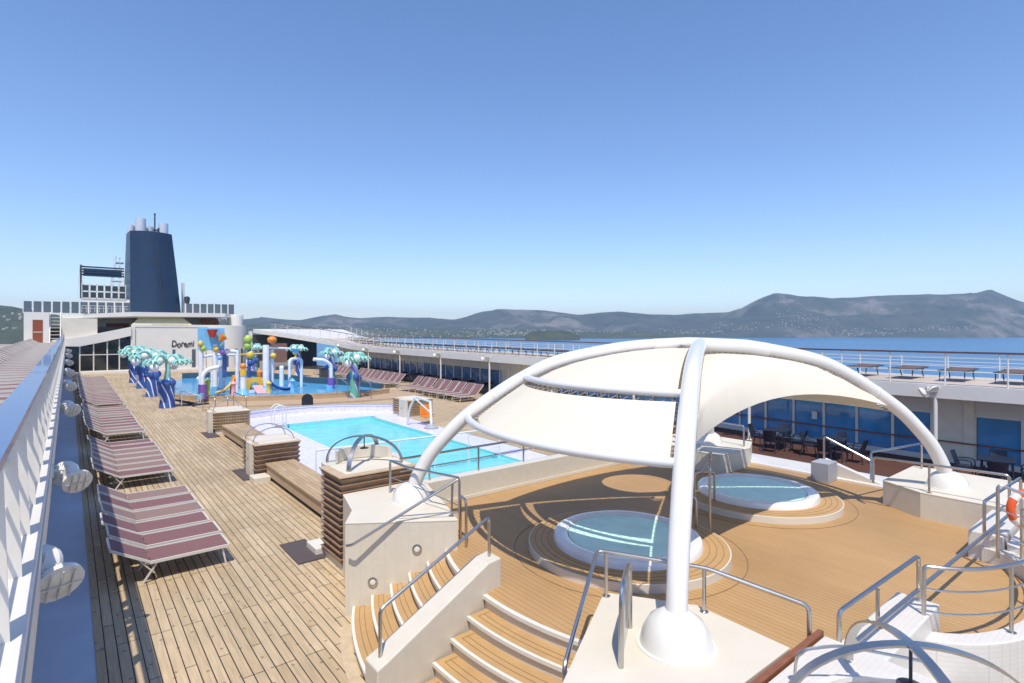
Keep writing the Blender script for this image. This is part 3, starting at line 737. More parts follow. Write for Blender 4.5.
# side sectors: one free-edged sail each, pulled to points on the two legs
def sail(A0, A1, B0, B1, pa, pb, mid, hole=None, nm='membrane_panel'):
    n = 60 if hole else 18; nj = 50 if hole else 12; rows = []
    P0 = Vector(pa); P1 = Vector(pb); M_ = Vector(mid)
    for j in range(nj + 1):
        v_ = j / nj
        ea = apt(A0, A1, .145 + (.46 - .145) * v_); eb = apt(B0, B1, .145 + (.46 - .145) * v_)
        if j == 0: ea, eb = P0, P1
        row = []
        for i in range(n + 1):
            u = i / n; base = ea.lerp(eb, u)
            # quadratic lift: free edge is pulled in at the middle, fading to nothing at the top
            c2 = 2 * M_ - (P0 + P1) / 2; e0 = (1 - u) ** 2 * P0 + 2 * u * (1 - u) * c2 + u * u * P1
            w = (1 - v_) ** 1.25; bow = (e0 - P0.lerp(P1, u)) * w + Vector((0, 0, -.04 * math.sin(math.pi * v_) * 4 * u * (1 - u)))
            row.append(base + bow)
        if j: row = inset(row, .22, -.07 - .10 * v_)
        rows.append(row)
    m_ = MB()
    if hole:          # round opening let into the aft sail
        hc, hr = Vector(hole[:2]), hole[2]
        for r_ in rows:
            for i, p in enumerate(r_):
                d_ = Vector((p.x, p.y)) - hc
                if abs(d_.length - hr) < .06: d_ = d_.normalized() * hr; r_[i] = Vector((hc.x + d_.x, hc.y + d_.y, p.z))
        m_.grid(rows)
        m_.f = [f for f in m_.f if sum(((Vector(m_.v[q_][:2]) - hc).length < hr - .01) for q_ in f) == 0 and (sum((Vector(m_.v[q_][:2]) for q_ in f), Vector((0, 0))) / 4 - hc).length > hr]
        m_.mi = [0] * len(m_.f)
    else: m_.grid(rows, .012)
    o = build(nm, m_, 'membrane', canopy, smooth=60)
    for k in ((6, 12) if not hole else ()):
        sm = MB(); sm.grid([[r_[k] + (r_[k + 1] - r_[k]).normalized() * w_ + Vector((0, 0, .005)) for r_ in rows] for w_ in (.03, -.03)], .003); build('seam', sm, 'seam_cloth', o, smooth=60)
    if hole: sl_ = o.modifiers.new('thickness', 'SOLIDIFY'); sl_.thickness = .012
    rw = rows[1::(4 if hole else 1)]
    for e, s_ in ((0, 1), (-1, -1)):
        pts = []
        for k in range(50):
            f_ = k / 49 * (len(rw) - 1.001); a_, b2_ = rw[int(f_)], rw[int(f_) + 1]; p = a_[e].lerp(b2_[e], f_ - int(f_)); dv = (a_[0] - a_[-1]).normalized() * s_
            pts.append(p + dv * (.01 if k % 2 else .17) + Vector((0, 0, 0 if k % 2 else .05)))
        z_ = MB(); z_.tube(pts, .008, 5); build('lacing', z_, 'lace', o)
    for e, A in ((rows[0][0], apt(A0, A1, .11)), (rows[0][-1], apt(B0, B1, .085))): m_ = MB(); m_.tube([e, A], .014, 6); build('tension_cable', m_, 'brushed_steel', o)
sail(F_, B_, R_, L_, (5.98, 3.92, 2.98), (12.35, 3.50, 2.93), (9.2, 4.1, 3.38))
sail(B_, F_, L_, R_, (12.3, 7.6, 2.9), (6.0, 7.9, 2.9), (9.0, 8.1, 3.36), hole=(9.22, 6.78, .80))

# ---------------------------------------------------------------- steel handrails on the blocks
def rail(name, pts, posts, label, r=.022, extra=()):
    base = min(min(p[2] for p in pts), min(p[0][2] for p in posts) if posts else 99)
    t = thing(name, (pts[0][0], pts[0][1], base), label, 'handrail')
    m_ = MB(); m_.tube(pts, r, 10); build('top_rail', m_, 'steel', t)
    for p0, p1 in posts:
        m_ = MB(); m_.tube([p0, p1], r * .9, 10); po = build('post', m_, 'steel', t)
        m_ = MB(); m_.lathe([(.045, 0), (.045, .008), (.025, .015)], p0, 12); build('base_flange', m_, 'brushed_steel', po)
    for e in extra:
        m_ = MB(); m_.tube(e, .010, 8); build('rail_bar', m_, 'steel', t)
    return t
def bend(pts, r=.07, n=4):
    """round the corners of a polyline"""
    P_ = [Vector(p) for p in pts]; out = [P_[0]]
    for i in range(1, len(P_) - 1):
        a = (P_[i - 1] - P_[i]); b_ = (P_[i + 1] - P_[i]); rr = min(r, a.length * .45, b_.length * .45); p0 = P_[i] + a.normalized() * rr; p1 = P_[i] + b_.normalized() * rr
        for k in range(n + 1):
            u = k / n; out.append((1 - u) ** 2 * p0 + 2 * u * (1 - u) * P_[i] + u * u * p1)
    return out + [P_[-1]]
# on the diagonal stair wall
rail('stair_handrail', bend([(2.72, 5.72, .76), (2.72, 5.72, 1.30), (4.46, 6.02, 1.90), (4.46, 6.02, 1.36)]), [], 'slanting steel handrail on top of the diagonal stair wall')
# sloping rail down the left block
rail('stair_handrail', bend([(4.86, 7.36, 1.47), (4.86, 7.36, 2.08), (3.35, 8.02, 1.18), (3.30, 8.10, 1.16)], .06), [((4.80, 7.50, 1.46), (4.82, 7.5, 1.98))], 'dark steel handrail sloping down over the left tiled block by the stairs',
     extra=[[(4.86, 7.36, 1.55), (4.05, 7.9, 1.5)]])
rail('loop_handrail', bend([(4.93, 7.5, 2.05), (4.62, 8.6, 2.05), (4.62, 9.3, 2.05), (4.62, 9.3, 1.47)], .06), [], 'steel handrail running back from the stair post beside the left canopy foot', extra=[[(4.90, 7.42, 1.62), (4.66, 8.5, 1.75), (4.62, 9.3, 1.75)]])
rail('loop_handrail', bend([(4.95, 7.30, .99), (4.95, 7.30, 1.72), (5.05, 7.62, 1.72), (5.05, 7.62, .99)], .09), [], 'narrow steel grab loop standing on the tub deck beside the left block')
# front block
rail('stair_handrail', bend([(3.44, 3.50, 1.0), (3.44, 3.52, 1.43), (4.64, 4.22, 1.95), (4.72, 4.08, 1.95), (5.24, 3.22, 1.92), (5.64, 2.36, 1.73), (5.64, 2.36, 1.2)], .07),
     [((4.68, 4.12, 1.46), (4.68, 4.12, 1.94)), ((5.22, 3.24, 1.46), (5.22, 3.24, 1.92))], 'bright steel handrail wrapped around the edge of the front tiled block')
rail('loop_handrail', bend([(3.78, 3.16, 1.46), (3.82, 3.18, 2.14), (4.34, 3.52, 2.14), (4.36, 3.53, 1.46)], .17, 8), [], 'tall steel grab loop on the front block left of the canopy foot', r=.026)
m_ = MB(); m_.add([(3.82, 3.185, 1.48), (4.32, 3.515, 1.48), (4.26, 3.475, 2.10), (3.90, 3.235, 2.10), (3.815, 3.191, 1.48), (4.315, 3.521, 1.48), (4.255, 3.481, 2.10), (3.895, 3.241, 2.10)], [(0, 1, 2, 3), (7, 6, 5, 4), (0, 4, 5, 1), (1, 5, 6, 2), (2, 6, 7, 3), (3, 7, 4, 0)]); build('infill_panel', m_, 'tint_panel', [o for o in bpy.data.objects if o.get('label', '').startswith('tall steel grab loop')][0], smooth=0)
# flat inlaid hatch on the front block
# handrail on the front right sill
rail('sill_handrail', bend([(5.77, 2.14, 1.40), (5.77, 2.14, 1.72), (7.40, 1.93, 1.91), (7.40, 1.93, 1.40)], .06), [((6.42, 2.02, 1.40), (6.42, 2.02, 1.79))], 'steel handrail on the white sill left of the rounded landing')
rail('sill_handrail', bend([(10.42, 1.92, 1.46), (10.42, 1.92, 1.94), (12.3, 1.80, 2.0), (12.3, 1.8, 1.46)], .06), [], 'steel handrail on the white sill right of the rounded landing')
rail('long_bar', [(5.72, 1.98, 1.52), (11.5, 1.83, 1.53)], [], 'long straight steel bar lying across the landing opening', r=.023)
for x in (6.3, 7.1): pass
# curved landing rail on the coaming
cv = lambda k, z, n=16, a0=168, a1=30: [(8.9 + (1.75 + k) * math.cos(R(a0 + (a1 - a0) * i / n)), 2.0 - (.85 + k) * math.sin(R(a0 + (a1 - a0) * i / n)), z) for i in range(n + 1)]
c0 = cv(.10, 1.92)
t = rail('curved_railing', bend([(c0[0][0], c0[0][1], 1.2)] + c0 + [(c0[-1][0], c0[-1][1], 1.2)], .05), [((*c0[k][:2], 1.2), (*c0[k][:2], 1.92)) for k in (5, 10)], 'curved three-bar steel railing around the rounded landing',
         extra=[cv(.10, 1.68), cv(.10, 1.44)])
mb = MB(); oo = [(x, y) for x, y, z in cv(.22, 0, 24, 180, 0)]; ii = [(x, y) for x, y, z in cv(.0, 0, 24, 180, 0)][::-1]
mb.prism(oo + ii, .0, 1.2)
t = thing('landing_wall', (8.9, 1.2, 0), 'curved white tiled wall wrapped around the rounded landing', 'wall'); build('tiled_body', mb, 'small_tile', t, bevel=.015, smooth=50)
for x0, x1, lb in ((5.80, 7.5, 'white tiled sill wall left of the rounded landing'), (10.68, 12.24, 'white tiled sill wall right of the rounded landing')):
    t = thing('sill_wall', ((x0 + x1) / 2, 2, 0), lb, 'wall'); m_ = MB(); m_.box(x0, x1, 1.76, 2.16, 0, 1.40); build('tiled_body', m_, 'small_tile', t, smooth=0, bevel=.015)
mb = MB(); mb.box(5.76, 7.06, .4, 1.75, 0, .80); t = thing('tiled_step', (6.4, 1.1, 0), 'white tiled ledge in front of the sill near the camera', 'ledge'); build('tiled_body', mb, 'small_tile', t, smooth=0, bevel=.015)
# right-hand steps and rail beyond the landing
t = thing('stair_wall', (11.6, 1.0, 0), 'white sloping stair wall at the right edge of the picture', 'stair wall')
m_ = MB(); n = 4; pr = [(-.6, 0), (-.6, .35), (1.72, 1.3), (1.72, 0)]
m_.add([(10.75, y, z) for y, z in pr] + [(12.2, y, z) for y, z in pr], [(3, 2, 1, 0), (4, 5, 6, 7)] + [(i, (i + 1) % 4, 4 + (i + 1) % 4, 4 + i) for i in range(4)]); build('tiled_body', m_, 'small_tile', t, smooth=0)
rail('stair_handrail', bend([(10.3, 1.75, 1.2), (10.3, 1.75, 2.25), (10.9, .6, 1.75), (10.9, .6, .9)], .08), [], 'steel handrail falling away at the right edge of the picture', extra=[[(10.3, 1.75, 1.9), (10.9, .6, 1.4)], [(10.3, 1.75, 1.55), (10.9, .6, 1.05)]])
# right block rail
rail('block_handrail', bend([(12.3, 3.95, 1.46), (12.3, 3.95, 1.96), (12.32, 3.05, 1.98), (12.35, 1.95, 2.0), (12.35, 1.95, 1.46)], .06), [((12.32, 3.05, 1.46), (12.32, 3.05, 1.97))], 'steel handrail along the near edge of the right tiled block')
rail('block_handrail', bend([(12.35, 4.0, 1.5), (12.5, 4.05, 2.02), (14.4, 3.7, 2.0), (14.4, 3.7, 1.47)], .06), [], 'steel handrail across the back of the right tiled block')
# rail at the rear block and stair rails down to the promenade
rail('block_handrail', bend([(13.6, 7.3, 1.46), (13.6, 7.3, 2.0), (13.75, 9.3, 2.0), (13.75, 9.3, 1.46)], .06), [], 'steel handrail on the rear tiled block')
t = thing('stair_box', (14.2, 5.4, .98), 'small grey louvred stair head with white sloping side on the promenade ledge', 'stair head')
m_ = MB(); m_.box(13.42, 13.92, 5.2, 5.58, .98, 1.42); build('louvred_box', m_, 'grey_coaming', t, smooth=0, bevel=.01)
m_ = MB(); m_.add([(13.95, y, z) for y, z in ((5.5, 1.0), (5.5, 1.42), (4.3, 1.05), (4.3, 1.0))] + [(14.1, y, z) for y, z in ((5.5, 1.0), (5.5, 1.42), (4.3, 1.05), (4.3, 1.0))],
           [(0, 1, 2, 3), (7, 6, 5, 4), (1, 0, 4, 5), (2, 1, 5, 6), (3, 2, 6, 7), (0, 3, 7, 4)]); build('sloping_side', m_, 'white_paint', t, smooth=0)
rail('stair_handrail', bend([(13.95, 5.5, 1.0), (13.95, 5.5, 1.95), (14.05, 4.5, 1.5), (14.05, 4.5, 1.05)], .06), [], 'steel handrail on the small stair head by the promenade')
# grab rails between the tubs
rail('tub_handrail', bend([(8.30, 5.30, .99), (8.30, 5.30, 1.62), (8.02, 5.55, 1.62), (8.02, 5.55, 1.20)], .10, 6), [], 'low bent steel grab rail at the edge of the front tub')
rail('tub_handrail', bend([(8.52, 5.18, .99), (8.52, 5.18, 2.12), (8.75, 5.35, 2.25), (9.15, 5.55, 2.25), (9.25, 5.6, 2.05), (8.8, 5.5, 1.9)], .08, 6), [], 'tall bent steel grab rail standing between the two tubs')
rail('tub_handrail', bend([(9.25, 5.95, .99), (9.25, 5.95, 1.75), (9.62, 5.75, 1.75), (9.62, 5.75, 1.20)], .10, 6), [], 'bent steel grab rail leading into the right tub')

# life ring
t = thing('life_ring', (10.9, 1.5, 1.2), 'orange life ring hanging at the right edge of the picture', 'life ring')
m_ = MB(); pts = []
cR = Vector((10.86, 1.52, 1.84)); ax = Vector((CT, -ST, 0)); up = Vector((0, 0, 1))
for i in range(32):
    a = 2 * math.pi * i / 32; pts.append(cR + ax * math.cos(a) * .24 + up * math.sin(a) * .24)
m_.tube(pts, .055, 12, closed=True); build('ring', m_, 'ring_orange', t)
m_ = MB()
for k in range(4):
    i = k * 8 + 4; m_.tube([pts[i - 1], pts[i], pts[(i + 1) % 32]], .059, 12)
build('reflective_band', m_, 'white_gloss', t)

# ---------------------------------------------------------------- louvred teak boxes with steel domes
def louvre_box(x0, x1, y0, y1, z1, label, gray_post=None, nl=8, z0=.12, step=None, mat='plum_wood'):
    zb = sh(y0); t = thing('louvred_box', ((x0 + x1) / 2, (y0 + y1) / 2, zb), label, 'planter box')
    m_ = MB(); m_.box(x0 + .05, x1 - .05, y0 + .05, y1 - .05, zb, zb + z1 - .04); build('core', m_, 'cream_top', t, smooth=0)
    m_ = MB(); hh = (z1 - z0 - .04) / nl
    for k in range(nl):           # tilted slats all round
        za = zb + z0 + k * hh; zc = za + hh * .86
        m_.add([(x0 + .045, y0 + .045, za), (x1 - .045, y0 + .045, za), (x1 - .045, y1 - .045, za), (x0 + .045, y1 - .045, za),
                (x0 - .02, y0 - .02, zc), (x1 + .02, y0 - .02, zc), (x1 + .02, y1 + .02, zc), (x0 - .02, y1 + .02, zc),
                (x0 + .045, y0 + .045, zc + .012), (x1 - .045, y0 + .045, zc + .012), (x1 - .045, y1 - .045, zc + .012), (x0 + .045, y1 - .045, zc + .012)],
               [(0, 1, 5, 4), (1, 2, 6, 5), (2, 3, 7, 6), (3, 0, 4, 7), (4, 5, 9, 8), (5, 6, 10, 9), (6, 7, 11, 10), (7, 4, 8, 11)])
    build('slats', m_, mat, t, smooth=0)
    m_ = MB(); m_.box(x0 - .04, x1 + .04, y0 - .04, y1 + .04, zb + z1 - .035, zb + z1); build('top_frame', m_, 'box_top_wood', t, smooth=0, bevel=.008)
    m_ = MB(); m_.box(x0 + .14, x1 - .02, y0 + .10, y1 - .02, zb + z1 - .03, zb + z1 + .004); build('cream_lid', m_, 'cream_top', t, smooth=0)
    if gray_post:
        px0, px1, py0, py1 = gray_post; m_ = MB(); m_.box(px0, px1, py0, py1, zb, zb + z1 + .03); po = build('corner_post', m_, 'cream_top', t, smooth=0, bevel=.008)
        m_ = MB(); m_.ringz([(.035, 0), (.05, 0), (.05, .012), (.035, .012)], (0, 0, 0), 20)
        m_.v = [(px0 - .001 - z, (py0 + py1) / 2 + x, zb + z1 * .55 + y) for x, y, z in m_.v]; build('round_light', m_, 'brushed_steel', po)
    return t
b3 = louvre_box(3.88, 5.41, 9.80, 10.78, 1.75, 'tall louvred teak box with a steel dome, beside the left tiled block', nl=13)
b2 = louvre_box(4.34, 5.62, 17.50, 19.1, .98, 'louvred teak box with steel hoops, midway along the left pool side', gray_post=(4.24, 4.36, 17.75, 18.25), nl=6)
b1 = louvre_box(4.80, 6.20, 25.9, 27.8, .88, 'louvred teak box at the far left corner of the pool', gray_post=(4.62, 4.79, 26.1, 26.7), nl=6, mat='bench_teak')
b4 = louvre_box(13.25, 14.6, 24.6, 26.4, .88, 'louvred teak box at the far right corner of the pool', gray_post=(13.05, 13.24, 24.7, 25.3), nl=6, mat='bench_teak')
def dome(cx, cy, z, r, h, label, th=.07, tk=.012):
    t = thing('steel_dome', (cx, cy, z), label, 'steel hoop dome')
    for a in (R(45), R(135)):
        m_ = MB(); rows = []
        for i in range(33):
            u = math.pi * i / 32; x = -r * math.cos(u); zz = z + h * math.sin(u) ** .9
            nx = Vector((math.cos(a), math.sin(a), 0)); sd_ = Vector((-math.sin(a), math.cos(a), 0)); p = Vector((cx, cy, zz)) + nx * x
            rows.append([p - sd_ * th / 2, p + sd_ * th / 2])
        m_.grid(rows, tk * 2); build('hoop_band', m_, 'brushed_steel', t, smooth=50)
    m_ = MB(); m_.tube([(cx, cy, z + h * .55), (cx, cy, z + h - .01)], .012, 8); build('hanger', m_, 'dark_metal', t)
    m_ = MB(); m_.lathe([(.02, .03), (.09, .01), (.09, 0), (.0001, 0)], (cx, cy, z + h * .52), 16); build('shower_head', m_, 'dark_metal', t)
    return t
dome(4.70, 10.62, 1.76, .80, .56, 'brushed steel crossed-hoop dome on the tall louvred box', .085)
# low round basin wall under each dome
def basin(cx, cy, z, r, label, h=.30):
    t = thing('shower_basin', (cx, cy, z), label, 'basin')
    m_ = MB(); m_.ringz([(r - .08, z - .5), (r, z - .5), (r, z + h - .01), (r - .02, z + h), (r - .08, z + h)], (cx, cy, 0), 40); build('curved_wall', m_, 'small_tile', t)
    return t
mb = MB(); seg = [(4.72 + .58 * math.cos(R(a)), 10.62 + .58 * math.sin(R(a))) for a in range(-150, 61, 15)]; seg2 = [(4.72 + .52 * math.cos(R(a)), 10.62 + .52 * math.sin(R(a))) for a in range(60, -151, -15)]
t = thing('round_plinth', (4.80, 11.0, 0), 'round cream tiled plinth behind the tall louvred box under the hoop dome', 'plinth')
m_ = MB(); m_.lathe([(.82, 0), (.82, 1.74), (.0001, 1.74)], (4.85, 11.05, 0), 40); build('round_body', m_, 'cream_tile', t)
t = thing('screen', (4.72, 10.62, 1.75), 'low curved cream shower screen inside the hoop dome on the tall box', 'screen')
mb = MB(); mb.prism([(4.72 + .6 * math.cos(R(a)), 10.62 + .6 * math.sin(R(a))) for a in range(0, 151, 12)] + [(4.72 + .54 * math.cos(R(a)), 10.62 + .54 * math.sin(R(a))) for a in range(150, -1, -12)], 1.755, 2.0); build('curved_panel', mb, 'cream_tile', t)
for (bx, by, bz) in ((4.95, 18.3, .98 + sh(17.5)), (5.45, 26.9, .88 + sh(26))):
    t = thing('steel_hoops', (bx, by, bz), 'pair of thin steel hoops on the louvred box %s' % ('midway along the pool' if by < 20 else 'at the far pool corner'), 'hoop')
    for dy in (-.45, .45):
        m_ = MB(); m_.tube([(bx - .60 * math.cos(math.pi * i / 20), by + dy, bz + .42 * math.sin(math.pi * i / 20)) for i in range(21)], .016, 8); build('hoop', m_, 'steel', t)
# near dome at the bottom right with tiled well
t = thing('tiled_well', (4.85, 1.25, 0), 'white tiled block with teak edge and round well nearest the camera', 'block')
m_ = MB(); cx, cy, rr = 4.82, 1.18, .78; n = 40
circ = [(cx + rr * math.cos(2 * math.pi * i / n), cy + rr * math.sin(2 * math.pi * i / n)) for i in range(n)]
def sq(a):
    c_, s_ = math.cos(a), math.sin(a); k = 1 / max(abs(c_), abs(s_)); return (cx + c_ * k * .93, cy + s_ * k * 1.08)
outr = [sq(2 * math.pi * i / n) for i in range(n)]
vs = [(x, y, 1.44) for x, y in outr] + [(x, y, 1.44) for x, y in circ] + [(x, y, .98) for x, y in circ] + [(x, y, 0) for x, y in outr] + [(cx, cy, .98)]
fs = []
for i in range(n):
    j = (i + 1) % n; fs += [(i, j, n + j, n + i), (n + i, n + j, 2 * n + j, 2 * n + i), (j, i, 3 * n + i, 3 * n + j), (2 * n + i, 2 * n + j, 4 * n)]
m_.add(vs, fs); build('tiled_body', m_, 'small_tile', t, smooth=30)
m_ = MB(); m_.ringz([(rr - .02, 1.42), (rr + .05, 1.42), (rr + .05, 1.455), (rr - .02, 1.46)], (cx, cy, 0), 48); build('rim', m_, 'white_gloss', t)
m_ = MB(); m_.box(3.84, 5.78, 2.28, 2.335, 1.40, 1.475); build('teak_edge', m_, 'trim_wood', t, smooth=0, bevel=.006)
m_ = MB(); m_.lathe([(.0001, .985), (.12, .985), (.16, 1.02), (.0001, 1.06)], (cx + .1, cy + .1, 0), 20); build('drain', m_, 'dark_metal', t)
dome(4.80, 1.30, 1.47, .92, .66, 'large brushed steel crossed-hoop dome nearest the camera', .078, .009)
t = thing('grab_hose', (4.7, 1.7, 1.4), 'thin bent steel tube looping inside the near hoop dome', 'tube')
m_ = MB(); m_.tube(bend([(4.78, 2.12, 1.46), (4.74, 2.08, 1.75), (5.0, 1.85, 1.80), (5.5, 1.35, 1.70), (5.55, 1.2, 1.46)], .12, 6), .013, 8); build('bent_tube', m_, 'steel', t)

# floor mats
for i, (x0, x1, y0, y1, lb) in enumerate(((3.38, 3.9, 10.6, 11.8, 'dark floor mat on the teak beside the tall louvred box'), (4.00, 4.42, 17.4, 18.9, 'dark floor mat on the teak beside the middle louvred box'),
                                          (4.38, 4.84, 25.0, 26.5, 'dark floor mat on the teak beside the far left louvred box'))):
    m_ = MB(); m_.box(x0, x1, y0, y1, sh(y0) + .002, sh(y1) + .018); build('floor_mat', m_, 'mat_dark', label=lb, cat='mat', group='dark floor mats', smooth=0)
m_ = MB(); m_.box(3.78, 4.1, 10.80, 11.35, .02, .16); build('step_block', m_, 'white_paint', label='small white step block on the mat beside the tall louvred box', cat='step', smooth=0, bevel=.01)
m_ = MB(); m_.box(4.15, 4.6, 16.9, 17.46, .05, .22); build('step_block', m_, 'cream_top', label='small cream step block beside the middle louvred box', cat='step', smooth=0, bevel=.01)
# benches along the pool
for x0, x1, y0, y1, lb in ((4.55, 5.40, 11.9, 17.3, 'long teak bench platform between the tall and middle louvred boxes'), (4.93, 5.80, 19.3, 25.2, 'long teak bench platform between the middle and far louvred boxes')):
    t = thing('bench', ((x0 + x1) / 2, (y0 + y1) / 2, sh(y0)), lb, 'bench', 'teak benches on the left pool side'); s0 = sh(y0); dd = sh(y1) - sh(y0)
    m_ = MB(); m_.box(x0, x1, y0, y1, s0 + .40, s0 + .46, dd); build('seat', m_, 'bench_teak', t, smooth=0, bevel=.01)
    m_ = MB(); m_.box(x0 + .04, x1, y0 + .03, y1 - .03, s0 + .12, s0 + .398, dd); build('side_board', m_, 'sand_step', t, smooth=0)
    m_ = MB(); m_.box(x0 + .12, x1, y0 + .1, y1 - .1, s0, s0 + .118, dd); build('plinth', m_, 'dark_metal', t, smooth=0)

# ---------------------------------------------------------------- swimming pool
t = thing('swimming_pool', (9.8, 18, -1), 'large turquoise swimming pool sunk in the lavender tiled surround', 'pool')
def slabq(mb, x0, x1, y0, y1, z):
    mb.add([(x0, y0, z + sh(y0)), (x1, y0, z + sh(y0)), (x1, y1, z + sh(y1)), (x0, y1, z + sh(y1))], [(0, 1, 2, 3)])
m_ = MB(); e = .0
zt = lambda y: sh(y) + .03
m_.add([(PX0, PY0, zt(PY0)), (PX1, PY0, zt(PY0)), (PX1, PY1, zt(PY1)), (PX0, PY1, zt(PY1)), (PX0, PY0, -1.3), (PX1, PY0, -1.3), (PX1, PY1, -1.3), (PX0, PY1, -1.3)],
       [(4, 5, 6, 7), (0, 4, 7, 3), (1, 2, 6, 5), (3, 7, 6, 2), (0, 1, 5, 4)]); build('basin', m_, 'pool_liner', t, smooth=0)
wz = .0; m_ = MB(); m_.add([(PX0, PY0, wz), (PX1, PY0, wz), (PX1, PY1, wz), (PX0, PY1, wz)], [(0, 1, 2, 3)]); build('water', m_, 'pool_water', t, smooth=0)
# surround: lavender tiles out to a curved far kerb
far_arc = [(5.45 + (14.3 - 5.45) * i / 20, 28.4 + 1.15 * math.sin(math.pi * (i / 20) ** .9) - 1.9 * (i / 20) ** 3) for i in range(21)]
mb = MB(); xs = far_arc
def lavq(x0, x1, y0, y1): mb.add([(x0, y0, sh(y0) + .012), (x1, y0, sh(y0) + .012), (x1, y1, sh(y1) + .012), (x0, y1, sh(y1) + .012)], [(0, 1, 2, 3)])
lavq(5.42, PX0, 9.7, 25.8); lavq(PX1, 13.2, 9.7, 25.8); lavq(PX0, PX1, 9.7, PY0)
for (xa, ya), (xb, yb) in zip(far_arc, far_arc[1:]):
    y0a = y0b = 25.8 
    if xb <= PX0 or xa >= PX1: lo = 25.8
    else: lo = PY1
    mb.add([(xa, lo, sh(lo) + .012), (xb, lo, sh(lo) + .012), (xb, yb, sh(yb) + .012), (xa, ya, sh(ya) + .012)], [(0, 1, 2, 3)])
struct('pool_surround', mb, 'lavender_tile', smooth=0)
t = thing('pool_kerb', (9.9, 29, .15), 'curved kerb at the far end of the pool, white top and grey back', 'kerb')
m_ = MB(); m_.prism(far_arc + [(x, y + .28) for x, y in far_arc][::-1], .0, .30, True); build('kerb_wall', m_, 'lavender_tile', t, smooth=0)
m_ = MB(); m_.prism([(x, y - .03) for x, y in far_arc] + [(x, y + .08) for x, y in far_arc][::-1], .302, .33, True); build('white_coping', m_, 'white_gloss', t, smooth=0)
m_ = MB(); m_.prism([(x, y + .085) for x, y in far_arc] + [(x, y + .75) for x, y in far_arc][::-1], .302, .322, True); build('grey_top', m_, 'grey_coaming', t, smooth=0)
# pool ladder
t = thing('pool_ladder', (7.9, 26.4, .1), 'white tubular pool ladder at the far left corner of the pool', 'ladder')
for y in (25.75, 26.25):
    zb = sh(26); m_ = MB(); m_.tube([(PX0 - .35, y + .3, zb), (PX0 - .35, y + .3, zb + .75)] + [(PX0 - .35 + .25 - .25 * math.cos(a), y + .3, zb + .75 + .2 * math.sin(a)) for a in [math.pi * k / 8 for k in range(1, 8)]] + [(PX0 + .15, y + .3, zb + .7), (PX0 + .15, y + .3, -.5)], .03, 8); build('stile', m_, 'white_gloss', t)
for z in (-.1, .15): 
    m_ = MB(); m_.box(PX0 + .1, PX0 + .2, 26.05, 26.55, z, z + .03); build('tread', m_, 'white_gloss', t)
# glass barrier across the pool
t = thing('glass_barrier', (10, 15.5, 0), 'low glass barrier with white top rail standing across the pool', 'glass barrier')
m_ = MB(); m_.tube([(5.5, 15.7, 1.05), (13.1, 15.3, 1.05)], .03, 8); build('top_rail', m_, 'white_gloss', t)
for i in range(7):
    x = 5.5 + i * 7.6 / 6; y = 15.7 - .4 * i / 6; m_ = MB(); m_.tube([(x, y, .0), (x, y, 1.05)], .022, 8); build('post', m_, 'white_gloss', t)
    if i < 6: m_ = MB(); m_.box(x + .06, x + 7.6 / 6 - .06, y - .04, y - .03, .12, .95); build('glass_pane', m_, 'clear_glass', t, smooth=0)
# pool lift
t = thing('pool_lift', (12.6, 22.1, .1), 'grey pool lift with bent arm and round foot on the right pool side', 'pool lift')
m_ = MB(); m_.lathe([(.32, 0), (.32, .04), (.12, .14), (.07, .2)], (12.7, 21.5, sh(21.5) + .02), 20); build('round_foot', m_, 'grey_coaming', t)
m_ = MB(); m_.tube([(12.7, 21.5, .25), (12.7, 21.6, 1.35)], .06, 10); build('column', m_, 'toy_white', t)
m_ = MB(); m_.tube(bend([(12.7, 21.6, 1.3), (12.5, 22.6, 1.45), (12.3, 22.8, .9), (12.25, 22.9, .2)], .15, 5), .05, 8); m_.tube([(12.7, 21.55, .8), (12.45, 22.6, 1.4)], .035, 8); build('arm', m_, 'grey_pipe', t)
m_ = MB(); m_.box(12.9, 13.4, 22.4, 22.9, .45, .52); m_.box(12.9, 13.4, 22.85, 22.92, .52, 1.0); build('seat', m_, 'toy_orange', t, smooth=0, bevel=.02)

